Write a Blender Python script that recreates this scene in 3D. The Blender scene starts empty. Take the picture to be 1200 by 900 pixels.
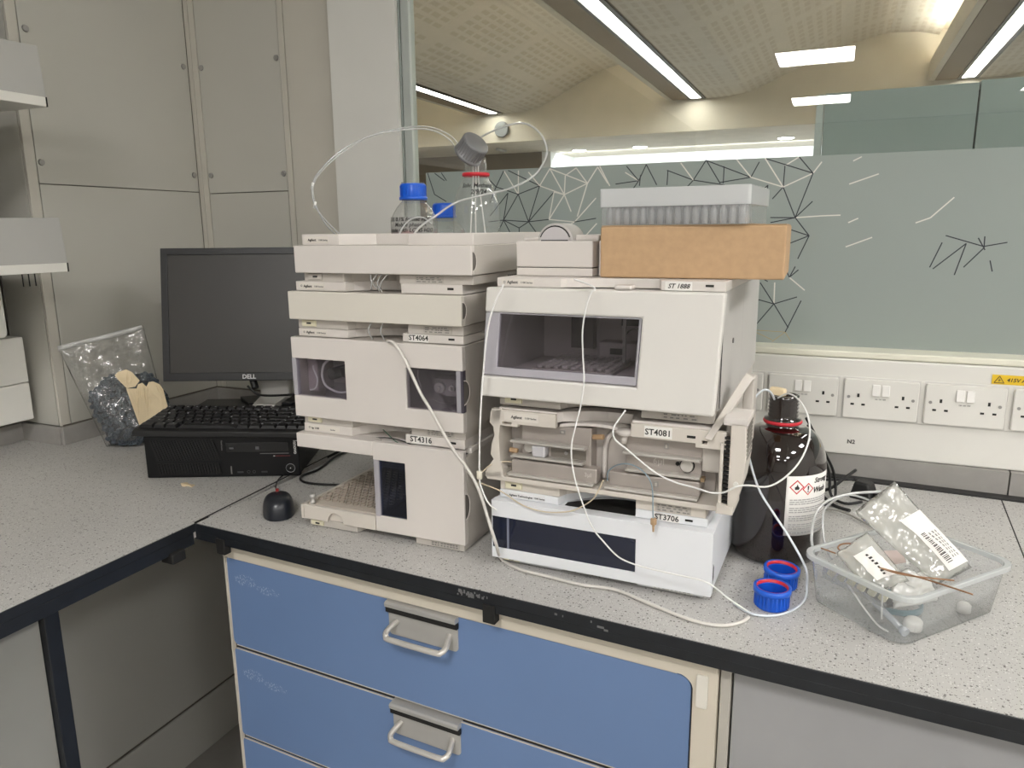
import bpy, bmesh, math, random
from mathutils import Vector, Matrix
random.seed(7)
S = bpy.context.scene
COL = S.collection

# ------------------------------------------------------------------ camera
cd = bpy.data.cameras.new('camera')
cam = bpy.data.objects.new('camera', cd)
COL.objects.link(cam)
cd.sensor_width = 36.0
cd.lens = 868.3 / 1200 * 36.0
cd.clip_start = 0.02
_r = (0.91842754, 0.39549388, -0.0086861)
_u = (-0.07246349, 0.18978156, 0.97914861)
_f = (-0.38889575, 0.89864762, -0.20295948)
cam.matrix_world = Matrix(((_r[0], _u[0], -_f[0], 0), (_r[1], _u[1], -_f[1], 0), (_r[2], _u[2], -_f[2], 1.433), (0, 0, 0, 1)))
S.camera = cam

# ------------------------------------------------------------------ world, lights, exposure
W = bpy.data.worlds.new('world'); S.world = W; W.use_nodes = True
W.node_tree.nodes['Background'].inputs[0].default_value = (0.9, 0.95, 1, 1)
W.node_tree.nodes['Background'].inputs[1].default_value = 0.25
PANEL_EMIT = 15.0      # the square ceiling lights of this room
STRIP_EMIT = 10.0      # fluorescent strips of the room beyond
UP_EMIT = 16          # uplighters hidden on the beams
S.view_settings.view_transform = 'Standard'
S.view_settings.look = 'None'
S.view_settings.gamma = 1.0
S.view_settings.exposure = 1.42
S.cycles.transparent_max_bounces = 40
S.cycles.max_bounces = 14
S.cycles.diffuse_bounces = 6

# ------------------------------------------------------------------ materials
def lin(c):
    return tuple(((v / 255) / 12.92 if v / 255 <= 0.04045 else ((v / 255 + 0.055) / 1.055) ** 2.4) for v in c)
MATS = {}
def mat(name, rgb, rough=0.5, metal=0.0, var=0.06, scale=6.0, bump=0.0, bscale=60.0, coat=0.0, spec=0.5):
    if name in MATS: return MATS[name]
    m = bpy.data.materials.new(name); m.use_nodes = True
    nt = m.node_tree; b = nt.nodes['Principled BSDF']
    b.inputs['Roughness'].default_value = rough; b.inputs['Metallic'].default_value = metal
    b.inputs['Coat Weight'].default_value = coat; b.inputs['Specular IOR Level'].default_value = spec
    c = lin(rgb)
    tc = nt.nodes.new('ShaderNodeTexCoord'); n = nt.nodes.new('ShaderNodeTexNoise')
    n.inputs['Scale'].default_value = scale; n.inputs['Detail'].default_value = 4
    nt.links.new(tc.outputs['Object'], n.inputs['Vector'])
    r = nt.nodes.new('ShaderNodeValToRGB')
    r.color_ramp.elements[0].position = 0.3; r.color_ramp.elements[1].position = 0.7
    r.color_ramp.elements[0].color = tuple(v * (1 - var) for v in c) + (1,)
    r.color_ramp.elements[1].color = tuple(min(1, v * (1 + var)) for v in c) + (1,)
    nt.links.new(n.outputs['Fac'], r.inputs['Fac']); nt.links.new(r.outputs['Color'], b.inputs['Base Color'])
    if bump:
        n2 = nt.nodes.new('ShaderNodeTexNoise'); n2.inputs['Scale'].default_value = bscale
        nt.links.new(tc.outputs['Object'], n2.inputs['Vector'])
        bp = nt.nodes.new('ShaderNodeBump'); bp.inputs['Strength'].default_value = bump; bp.inputs['Distance'].default_value = 0.002
        nt.links.new(n2.outputs['Fac'], bp.inputs['Height']); nt.links.new(bp.outputs['Normal'], b.inputs['Normal'])
    MATS[name] = m
    return m
def emit(name, rgb, s):
    m = bpy.data.materials.new(name); m.use_nodes = True; nt = m.node_tree
    nt.nodes.remove(nt.nodes['Principled BSDF']); e = nt.nodes.new('ShaderNodeEmission')
    e.inputs[0].default_value = rgb + (1,); e.inputs[1].default_value = s
    nt.links.new(e.outputs[0], nt.nodes['Material Output'].inputs[0]); MATS[name] = m
    return m
def clear(name, tint=(0.95, 0.96, 0.96), base=0.04, power=1.0, rough=0.03, milk=0.0, milkc=(0.9, 0.9, 0.9), edge=1.0, nscale=0, wav=0.0):
    """thin clear sheet: see-through, mirror share from Fresnel, optional milkiness"""
    m = bpy.data.materials.new(name); m.use_nodes = True; nt = m.node_tree
    nt.nodes.remove(nt.nodes['Principled BSDF'])
    out = nt.nodes['Material Output']
    tr = nt.nodes.new('ShaderNodeBsdfTransparent'); tr.inputs[0].default_value = tint + (1,)
    gl = nt.nodes.new('ShaderNodeBsdfGlossy'); gl.inputs['Roughness'].default_value = rough
    fr = nt.nodes.new('ShaderNodeLayerWeight'); fr.inputs['Blend'].default_value = 0.5
    pw = nt.nodes.new('ShaderNodeMath'); pw.operation = 'POWER'; pw.inputs[1].default_value = 4.0
    nt.links.new(fr.outputs['Facing'], pw.inputs[0])
    mx = nt.nodes.new('ShaderNodeMath'); mx.operation = 'MULTIPLY_ADD'; mx.inputs[1].default_value = 0.9; mx.inputs[2].default_value = base * power; mx.use_clamp = True
    nt.links.new(pw.outputs[0], mx.inputs[0])
    mix = nt.nodes.new('ShaderNodeMixShader'); nt.links.new(mx.outputs[0], mix.inputs[0])
    cur = tr
    if milk:
        df = nt.nodes.new('ShaderNodeBsdfDiffuse'); df.inputs[0].default_value = milkc + (1,)
        tl = nt.nodes.new('ShaderNodeBsdfTranslucent'); tl.inputs[0].default_value = milkc + (1,)
        dm = nt.nodes.new('ShaderNodeMixShader'); dm.inputs[0].default_value = 0.35
        nt.links.new(df.outputs[0], dm.inputs[1]); nt.links.new(tl.outputs[0], dm.inputs[2])
        m2 = nt.nodes.new('ShaderNodeMixShader'); m2.inputs[0].default_value = milk
        nt.links.new(tr.outputs[0], m2.inputs[1]); nt.links.new(dm.outputs[0], m2.inputs[2]); cur = m2
    nt.links.new(cur.outputs[0], mix.inputs[1]); nt.links.new(gl.outputs[0], mix.inputs[2])
    if wav:
        tc = nt.nodes.new('ShaderNodeTexCoord'); n = nt.nodes.new('ShaderNodeTexNoise'); n.inputs['Scale'].default_value = nscale
        nt.links.new(tc.outputs['Object'], n.inputs['Vector'])
        bp = nt.nodes.new('ShaderNodeBump'); bp.inputs['Strength'].default_value = wav; bp.inputs['Distance'].default_value = 0.01
        nt.links.new(n.outputs['Fac'], bp.inputs['Height']); nt.links.new(bp.outputs['Normal'], gl.inputs['Normal']); nt.links.new(bp.outputs['Normal'], fr.inputs['Normal'])
    nt.links.new(mix.outputs[0], out.inputs[0]); MATS[name] = m
    return m
def speckle(name, rgb, dark, light):
    m = mat(name, rgb, 0.45, var=0.05, scale=3)
    nt = m.node_tree; b = nt.nodes['Principled BSDF']; src = b.inputs['Base Color'].links[0].from_socket
    tc = nt.nodes.new('ShaderNodeTexCoord')
    for sc, th, colr in ((170, 0.13, dark), (260, 0.13, light), (420, 0.14, dark)):
        v = nt.nodes.new('ShaderNodeTexVoronoi'); v.inputs['Scale'].default_value = sc
        nt.links.new(tc.outputs['Object'], v.inputs['Vector'])
        lt = nt.nodes.new('ShaderNodeMath'); lt.operation = 'LESS_THAN'; lt.inputs[1].default_value = th * 2
        nt.links.new(v.outputs['Distance'], lt.inputs[0])
        wn = nt.nodes.new('ShaderNodeMath'); wn.operation = 'GREATER_THAN'; wn.inputs[1].default_value = 0.62
        sp = nt.nodes.new('ShaderNodeSeparateColor'); nt.links.new(v.outputs['Color'], sp.inputs[0]); nt.links.new(sp.outputs[0], wn.inputs[0])
        mu = nt.nodes.new('ShaderNodeMath'); mu.operation = 'MULTIPLY'
        nt.links.new(lt.outputs[0], mu.inputs[0]); nt.links.new(wn.outputs[0], mu.inputs[1])
        mx = nt.nodes.new('ShaderNodeMix'); mx.data_type = 'RGBA'
        nt.links.new(mu.outputs[0], mx.inputs[0]); nt.links.new(src, mx.inputs[6]); mx.inputs[7].default_value = lin(colr) + (1,)
        src = mx.outputs[2]
    nt.links.new(src, b.inputs['Base Color'])
    return m
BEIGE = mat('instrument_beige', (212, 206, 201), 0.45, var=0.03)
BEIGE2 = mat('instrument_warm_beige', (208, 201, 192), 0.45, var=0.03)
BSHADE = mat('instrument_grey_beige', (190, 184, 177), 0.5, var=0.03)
IVORY = mat('yellowed_key', (222, 216, 190), 0.4)
NWHITE = mat('instrument_white', (226, 228, 232), 0.4, var=0.02)
WHITE = mat('white_plastic', (222, 220, 214), 0.35, var=0.02)
LAMIN = mat('wall_laminate', (184, 182, 174), 0.55, var=0.025, scale=2)
LAMIN2 = mat('wall_laminate_strip', (192, 188, 178), 0.55, var=0.02)
PAINT = mat('column_paint', (216, 215, 210), 0.7, var=0.02)
GPANEL = mat('grey_panel', (184, 183, 178), 0.6, var=0.04, scale=2)
SHELFG = mat('shelf_grey', (172, 171, 168), 0.5, var=0.03)
BENCH = speckle('bench_laminate', (183, 181, 178), (104, 100, 98), (212, 210, 207))
BLACK = mat('black_edge', (24, 27, 32), 0.45, var=0.25, scale=30)
DARK = mat('dark_gap', (22, 21, 20), 0.7)
PCBLK = mat('pc_black', (15, 15, 17), 0.34, var=0.1, spec=0.3)
KEYB = mat('key_black', (26, 26, 28), 0.28)
SCREEN = mat('screen', (52, 50, 48), 0.35, var=0.04)
SILVER = mat('brushed_silver', (186, 184, 180), 0.4, 0.35, var=0.05)
STEEL = mat('steel', (160, 158, 155), 0.35, 0.5)
ZINC = mat('heater_metal', (170, 162, 156), 0.42, 0.25, var=0.08, scale=20)
RAILM = mat('rail_metal', (200, 196, 190), 0.3, 0.3)
BLUED = mat('drawer_blue', (104, 129, 170), 0.42, var=0.04, scale=3)
BEIGEC = mat('cabinet_beige', (205, 197, 182), 0.5, var=0.04)
BLUECAP = mat('blue_cap', (28, 92, 205), 0.3)
RED = mat('red_ring', (205, 40, 55), 0.35)
AMBER = mat('amber_glass', (24, 13, 11), 0.06, coat=1.0, var=0.2)
LABELW = mat('label_white', (232, 230, 226), 0.6, var=0.02)
INK = mat('ink', (45, 43, 42), 0.6)
INKG = mat('ink_grey', (120, 118, 116), 0.6)
YEL = mat('yellow_sticker', (228, 190, 40), 0.5)
CARD = mat('carton_brown', (186, 154, 118), 0.75, var=0.06, scale=85, bump=0.1, bscale=200)
KRAFT = mat('kraft_paper', (218, 200, 166), 0.8, var=0.06, scale=20)
TUBEW = mat('ptfe_tube', (228, 228, 226), 0.35)
TUBEY = mat('peek_tube', (206, 192, 168), 0.4)
TUBEB = mat('grey_blue_tube', (132, 150, 160), 0.35)
COPPER = mat('copper_tube', (150, 112, 82), 0.35, 0.4)
GREENW = mat('green_wire', (30, 100, 70), 0.5)
CABLE = mat('black_cable', (18, 18, 18), 0.45)
CAPGREY = mat('cap_grey_blue', (78, 88, 98), 0.4, var=0.15, scale=40)
GREYCAP = mat('grey_screw_cap', (124, 124, 126), 0.35, 0.2)
MOUSEM = mat('mouse_black', (30, 33, 40), 0.3)
FLOORM = mat('floor_vinyl', (150, 147, 142), 0.5, var=0.08, scale=12)
CEILM = mat('ceiling_tile', (236, 234, 228), 0.8)
CREAM = mat('cream_wall', (205, 197, 180), 0.8, var=0.03)
BEAMB = mat('beam_brown', (142, 126, 106), 0.75, var=0.05)
BROWNW = mat('brown_partition', (120, 108, 92), 0.6)
FARW = mat('far_white', (222, 224, 224), 0.6)
GREENP = mat('grey_green_panel', (146, 158, 154), 0.5, var=0.05, scale=2)
ALU = mat('alu_frame', (178, 184, 180), 0.45, 0.1)
FILMW = mat('film_line_pale', (228, 226, 218), 0.5)
FILMD = mat('film_line_dark', (52, 56, 62), 0.4)
FILMY = mat('film_line_sand', (176, 160, 124), 0.5)
GLASS = clear('partition_glass', (0.93, 0.95, 0.94), rough=0.0, power=1.6)
FILM = clear('frosted_film', (0.9, 0.92, 0.91), rough=0.02, power=1.5, milk=0.9, milkc=lin((180, 189, 185)))
PYREX = clear('bottle_glass', (0.93, 0.94, 0.935), rough=0.02, power=2.0, milk=0.10, milkc=(0.95, 0.95, 0.95))
SMOKE = clear('smoked_window', (0.82, 0.8, 0.84), rough=0.03, power=1.6)
SMOKEB = clear('blue_smoked_window', (0.28, 0.32, 0.46), rough=0.05, power=1.6)
DARKWIN = mat('dark_blue_window', (24, 30, 50), 0.12, coat=0.5)
CLEARP = clear('clear_plastic_strip', (0.9, 0.89, 0.93), rough=0.1, power=2.0, milk=0.55, milkc=(0.82, 0.8, 0.86))
POLY = clear('poly_bag', (0.92, 0.92, 0.92), rough=0.12, power=1.6, milk=0.07, milkc=(0.9, 0.9, 0.88), nscale=28, wav=0.9)
POLY2 = clear('poly_bag_milky', (0.92, 0.92, 0.9), rough=0.14, power=2.0, milk=0.3, milkc=(0.92, 0.92, 0.88), nscale=40, wav=0.9)
TUB = clear('tub_plastic', (0.93, 0.94, 0.95), rough=0.2, power=1.6, milk=0.16, milkc=(0.9, 0.92, 0.93))
LIDP = clear('milky_lid', (0.9, 0.92, 0.93), rough=0.25, power=1.5, milk=0.72, milkc=(0.86, 0.87, 0.88))
VIALG = clear('vial_glass', (0.9, 0.91, 0.92), rough=0.04, power=3.0, milk=0.3, milkc=(0.95, 0.95, 0.95))
LIDB = clear('milky_box', (0.92, 0.93, 0.94), rough=0.15, power=1.5, milk=0.2, milkc=(0.86, 0.87, 0.88))
PANELE = emit('panel_light', (1.0, 0.98, 0.955), PANEL_EMIT)
STRIPE = emit('strip_light_glow', (1.0, 0.98, 0.92), STRIP_EMIT)
UPE = emit('uplighter_glow', (1.0, 0.96, 0.86), UP_EMIT)
DOWNE = emit('downlight_glow', (1.0, 1.0, 0.97), 14.0)

def perforated(name, rgb, dark):
    m = mat(name, rgb, 0.85, var=0.03)
    nt = m.node_tree; b = nt.nodes['Principled BSDF']; src = b.inputs['Base Color'].links[0].from_socket
    tc = nt.nodes.new('ShaderNodeTexCoord'); sx = nt.nodes.new('ShaderNodeSeparateXYZ'); nt.links.new(tc.outputs['Object'], sx.inputs[0])
    def band(sock, k, th, op='LESS_THAN'):
        a = nt.nodes.new('ShaderNodeMath'); a.operation = 'MULTIPLY'; a.inputs[1].default_value = k; nt.links.new(sock, a.inputs[0])
        f = nt.nodes.new('ShaderNodeMath'); f.operation = 'FRACT'; nt.links.new(a.outputs[0], f.inputs[0])
        l = nt.nodes.new('ShaderNodeMath'); l.operation = op; l.inputs[1].default_value = th; nt.links.new(f.outputs[0], l.inputs[0])
        return l.outputs[0]
    def mul(a, c):
        q = nt.nodes.new('ShaderNodeMath'); q.operation = 'MULTIPLY'; nt.links.new(a, q.inputs[0]); nt.links.new(c, q.inputs[1]); return q.outputs[0]
    f = mul(mul(band(sx.outputs[0], 12.8, 0.55), band(sx.outputs[1], 6.4, 0.75)), mul(band(sx.outputs[0], 1.83, 0.84), band(sx.outputs[1], 0.8, 0.88)))
    mx = nt.nodes.new('ShaderNodeMix'); mx.data_type = 'RGBA'
    nt.links.new(f, mx.inputs[0]); nt.links.new(src, mx.inputs[6]); mx.inputs[7].default_value = lin(dark) + (1,)
    nt.links.new(mx.outputs[2], b.inputs['Base Color'])
    return m
VAULT = perforated('vault_perforated', (206, 199, 186), (194, 185, 169))

def scuffed(name, rgb):
    m = mat(name, rgb, 0.42, var=0.04, scale=3)
    nt = m.node_tree; b = nt.nodes['Principled BSDF']; src = b.inputs['Base Color'].links[0].from_socket
    tc = nt.nodes.new('ShaderNodeTexCoord')
    n = nt.nodes.new('ShaderNodeTexNoise'); n.inputs['Scale'].default_value = 260; n.inputs['Detail'].default_value = 2
    nt.links.new(tc.outputs['Object'], n.inputs['Vector'])
    g = nt.nodes.new('ShaderNodeMath'); g.operation = 'GREATER_THAN'; g.inputs[1].default_value = 0.565; nt.links.new(n.outputs['Fac'], g.inputs[0])
    # scratches gathered round fixed spots of the panel
    tot = None
    for (cx, cz, sx_, sz_) in ((0.045, 0.142, 0.028, 0.012), (0.1, 0.132, 0.03, 0.008)):
        mp = nt.nodes.new('ShaderNodeMapping'); mp.inputs['Location'].default_value = (-cx / sx_, 0, -cz / sz_); mp.inputs['Scale'].default_value = (1 / sx_, 0, 1 / sz_)
        nt.links.new(tc.outputs['Object'], mp.inputs[0])
        ln = nt.nodes.new('ShaderNodeVectorMath'); ln.operation = 'LENGTH'; nt.links.new(mp.outputs[0], ln.inputs[0])
        lt = nt.nodes.new('ShaderNodeMath'); lt.operation = 'LESS_THAN'; lt.inputs[1].default_value = 1.0; nt.links.new(ln.outputs['Value'], lt.inputs[0])
        if tot is None: tot = lt.outputs[0]
        else:
            mxx = nt.nodes.new('ShaderNodeMath'); mxx.operation = 'MAXIMUM'; nt.links.new(tot, mxx.inputs[0]); nt.links.new(lt.outputs[0], mxx.inputs[1]); tot = mxx.outputs[0]
    q = nt.nodes.new('ShaderNodeMath'); q.operation = 'MULTIPLY'; nt.links.new(tot, q.inputs[0]); nt.links.new(g.outputs[0], q.inputs[1])
    q2 = nt.nodes.new('ShaderNodeMath'); q2.operation = 'MULTIPLY'; q2.inputs[1].default_value = 0.45; nt.links.new(q.outputs[0], q2.inputs[0])
    mx = nt.nodes.new('ShaderNodeMix'); mx.data_type = 'RGBA'
    nt.links.new(q2.outputs[0], mx.inputs[0]); nt.links.new(src, mx.inputs[6]); mx.inputs[7].default_value = lin((190, 200, 220)) + (1,)
    nt.links.new(mx.outputs[2], b.inputs['Base Color'])
    return m
SCUFF = scuffed('drawer_blue_scuffed', (104, 129, 170))

# ------------------------------------------------------------------ builders
def smooth_pts(pts, k=4):
    P = [Vector(p) for p in pts]
    if len(P) < 3: return P
    out = []
    for i in range(len(P) - 1):
        p0 = P[max(i - 1, 0)]; p1 = P[i]; p2 = P[i + 1]; p3 = P[min(i + 2, len(P) - 1)]
        for j in range(k):
            t = j / k
            out.append(0.5 * ((2 * p1) + (p2 - p0) * t + (2 * p0 - 5 * p1 + 4 * p2 - p3) * t * t + (3 * p1 - p0 - 3 * p2 + p3) * t ** 3))
    out.append(P[-1]); return out
class MB:
    def __init__(s): s.bm = bmesh.new(); s.sm = False
    def box(s, x0, x1, y0, y1, z0, z1):
        v = [s.bm.verts.new((x, y, z)) for z in (z0, z1) for y in (y0, y1) for x in (x0, x1)]
        for f in ((0, 2, 3, 1), (4, 5, 7, 6), (0, 1, 5, 4), (2, 6, 7, 3), (0, 4, 6, 2), (1, 3, 7, 5)): s.bm.faces.new([v[i] for i in f])
        return s
    def prism(s, pts, axis, a, b):
        n = len(pts)
        def P(p, t): return {'z': (p[0], p[1], t), 'y': (p[0], t, p[1]), 'x': (t, p[0], p[1])}[axis]
        lo = [s.bm.verts.new(P(p, a)) for p in pts]; hi = [s.bm.verts.new(P(p, b)) for p in pts]
        s.bm.faces.new(lo); s.bm.faces.new(hi[::-1])
        for i in range(n): s.bm.faces.new((lo[i], hi[i], hi[(i + 1) % n], lo[(i + 1) % n]))
        return s
    def hull(s, a, b):      # two matching loops joined and capped
        n = len(a); A = [s.bm.verts.new(p) for p in a]; B = [s.bm.verts.new(p) for p in b]
        s.bm.faces.new(A); s.bm.faces.new(B[::-1])
        for i in range(n): s.bm.faces.new((A[i], B[i], B[(i + 1) % n], A[(i + 1) % n]))
        return s
    def tube(s, pts, r, n=8, k=4, closed=False, smooth=True):
        P = smooth_pts(pts, k) if k > 1 else [Vector(p) for p in pts]
        rings = []; nrm = None
        for i, p in enumerate(P):
            t = (P[min(i + 1, len(P) - 1)] - P[max(i - 1, 0)])
            if t.length < 1e-9: t = Vector((0, 0, 1))
            t.normalize()
            if nrm is None: nrm = t.orthogonal().normalized()
            nrm = (nrm - t * nrm.dot(t)); nrm = nrm.normalized() if nrm.length > 1e-6 else t.orthogonal().normalized()
            bn = t.cross(nrm); rr = r[i * (len(r) - 1) // max(1, len(P) - 1)] if isinstance(r, (list, tuple)) else r
            rings.append([s.bm.verts.new(p + (nrm * math.cos(2 * math.pi * j / n) + bn * math.sin(2 * math.pi * j / n)) * rr) for j in range(n)])
        for a, b in zip(rings, rings[1:]):
            for j in range(n):
                f = s.bm.faces.new((a[j], a[(j + 1) % n], b[(j + 1) % n], b[j])); f.smooth = smooth
        s.bm.faces.new(rings[0][::-1]); s.bm.faces.new(rings[-1])
        return s
    def cyl(s, p0, p1, r, n=20, r2=None):
        p0 = Vector(p0); p1 = Vector(p1); t = (p1 - p0).normalized(); a = t.orthogonal().normalized(); b = t.cross(a); r2 = r if r2 is None else r2
        A = [s.bm.verts.new(p0 + (a * math.cos(2 * math.pi * j / n) + b * math.sin(2 * math.pi * j / n)) * r) for j in range(n)]
        B = [s.bm.verts.new(p1 + (a * math.cos(2 * math.pi * j / n) + b * math.sin(2 * math.pi * j / n)) * r2) for j in range(n)]
        s.bm.faces.new(A[::-1]); s.bm.faces.new(B)
        for j in range(n):
            f = s.bm.faces.new((A[j], A[(j + 1) % n], B[(j + 1) % n], B[j])); f.smooth = True
        return s
    def lathe(s, prof, n=40, c=(0, 0), cap=False, flat=False):
        rings = []
        for r, z in prof:
            if r < 1e-6: rings.append([s.bm.verts.new((c[0], c[1], z))])
            else: rings.append([s.bm.verts.new((c[0] + r * math.cos(2 * math.pi * j / n), c[1] + r * math.sin(2 * math.pi * j / n), z)) for j in range(n)])
        for a, b in zip(rings, rings[1:]):
            for j in range(n):
                if len(a) == 1 and len(b) == 1: continue
                if len(a) == 1: f = s.bm.faces.new((a[0], b[j], b[(j + 1) % n]))
                elif len(b) == 1: f = s.bm.faces.new((a[j], a[(j + 1) % n], b[0]))
                else: f = s.bm.faces.new((a[j], a[(j + 1) % n], b[(j + 1) % n], b[j]))
                f.smooth = not flat
        return s
    def ribs(s, r, z0, z1, n, d=0.0012, w=0.35, c=(0, 0)):   # grip ribs round a cap
        for j in range(n):
            a = 2 * math.pi * j / n; h = math.pi / n * w
            P = [(rr * math.cos(a + q), rr * math.sin(a + q)) for rr, q in ((r - 0.001, -h), (r + d, -h), (r + d, h), (r - 0.001, h))]
            s.prism([(x + c[0], y + c[1]) for x, y in P], 'z', z0, z1)
        return s
    def plate(s, x0, x1, z0, z1, holes, y0, y1):
        """upright slab in the xz plane with rectangular holes"""
        xs = sorted({x0, x1, *[h[0] for h in holes], *[h[1] for h in holes]}); zs = sorted({z0, z1, *[h[2] for h in holes], *[h[3] for h in holes]})
        xs = [x for x in xs if x0 <= x <= x1]; zs = [z for z in zs if z0 <= z <= z1]
        def solid(i, j):
            if i < 0 or j < 0 or i >= len(xs) - 1 or j >= len(zs) - 1: return False
            cx = (xs[i] + xs[i + 1]) / 2; cz = (zs[j] + zs[j + 1]) / 2
            return not any(h[0] < cx < h[1] and h[2] < cz < h[3] for h in holes)
        V = {}
        def v(i, j, y):
            k = (i, j, y)
            if k not in V: V[k] = s.bm.verts.new((xs[i], y, zs[j]))
            return V[k]
        for i in range(len(xs) - 1):
            for j in range(len(zs) - 1):
                if not solid(i, j): continue
                s.bm.faces.new((v(i, j, y0), v(i + 1, j, y0), v(i + 1, j + 1, y0), v(i, j + 1, y0)))
                s.bm.faces.new((v(i, j, y1), v(i, j + 1, y1), v(i + 1, j + 1, y1), v(i + 1, j, y1)))
                for (di, dj, a, b) in ((-1, 0, (i, j), (i, j + 1)), (1, 0, (i + 1, j + 1), (i + 1, j)), (0, -1, (i + 1, j), (i, j)), (0, 1, (i, j + 1), (i + 1, j + 1))):
                    if not solid(i + di, j + dj): s.bm.faces.new((v(*a, y0), v(*b, y0), v(*b, y1), v(*a, y1)))
        return s
    def grid(s, f, nu, nv, smooth=True):
        V = [[s.bm.verts.new(f(i / nu, j / nv)) for j in range(nv + 1)] for i in range(nu + 1)]
        for i in range(nu):
            for j in range(nv):
                q = s.bm.faces.new((V[i][j], V[i + 1][j], V[i + 1][j + 1], V[i][j + 1])); q.smooth = smooth
        return s
    def xf(s, fn):
        for v in s.bm.verts: v.co = Vector(fn(v.co))
        return s
    def build(s, name, m, parent=None, bevel=0.0, seg=2, solid=0.0, **props):
        bmesh.ops.recalc_face_normals(s.bm, faces=s.bm.faces[:]) if not props.pop('keep', False) else None
        me = bpy.data.meshes.new(name); s.bm.to_mesh(me); s.bm.free(); me.materials.append(m)
        o = bpy.data.objects.new(name, me); COL.objects.link(o)
        if parent is not None: o.parent = parent
        if solid:
            md = o.modifiers.new('solid', 'SOLIDIFY'); md.thickness = solid; md.offset = -1
        if bevel:
            md = o.modifiers.new('bevel', 'BEVEL'); md.width = bevel; md.segments = seg; md.limit_method = 'ANGLE'; md.angle_limit = math.radians(40)
        for k, v in props.items(): o[k] = v
        return o
def tag(o, label, cat, group=None, kind=None):
    o['label'] = label; o['category'] = cat
    if group: o['group'] = group
    if kind: o['kind'] = kind
    return o
def thing(name, label, cat, loc=(0, 0, 0), ang=0.0, group=None):
    o = bpy.data.objects.new(name, None); COL.objects.link(o); o.location = loc; o.rotation_euler = (0, 0, math.radians(ang)); o.empty_display_size = 0.02
    return tag(o, label, cat, group)
def struct(name, mb, m, bevel=0, parent=None, label=None):
    o = mb.build(name, m, parent, bevel)
    if parent is None: o['kind'] = 'structure'
    return o
def text_bm(txt, size, depth=0.0004, align='LEFT', shear=0.0):
    cu = bpy.data.curves.new('lettering', 'FONT'); cu.body = txt; cu.size = size; cu.extrude = depth / 2; cu.align_x = align; cu.shear = shear; cu.resolution_u = 2; cu.offset = size * 0.018
    ob = bpy.data.objects.new('lettering', cu); COL.objects.link(ob)
    dg = bpy.context.evaluated_depsgraph_get(); me = bpy.data.meshes.new_from_object(ob.evaluated_get(dg))
    m = MB(); m.bm.from_mesh(me); bpy.data.objects.remove(ob); bpy.data.curves.remove(cu); bpy.data.meshes.remove(me)
    return m
def text(name, txt, size, m, parent, x, y, z, align='LEFT', rot=0.0, bold=0.0, shear=0.0):
    """lettering standing in the xz plane facing -y"""
    mb = text_bm(txt, size, 0.0004, align, shear); c, sn = math.cos(rot), math.sin(rot)
    mb.xf(lambda p: (x + p[0] * c - p[1] * sn, y - p[2], z + p[0] * sn + p[1] * c))
    o = mb.build(name, m, parent, keep=True)
    return o
def copy_tree(o, parent=None):
    c = o.copy(); COL.objects.link(c); c.parent = parent
    for ch in list(o.children): copy_tree(ch, c)
    return c
def rrect(x0, x1, z0, z1, r, n=5):
    P = []
    for cx, cz, a0 in ((x1 - r, z1 - r, 0), (x0 + r, z1 - r, 90), (x0 + r, z0 + r, 180), (x1 - r, z0 + r, 270)):
        for i in range(n + 1):
            a = math.radians(a0 + 90 * i / n); P.append((cx + r * math.cos(a), cz + r * math.sin(a)))
    return P
B = 0.9     # bench top height

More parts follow.
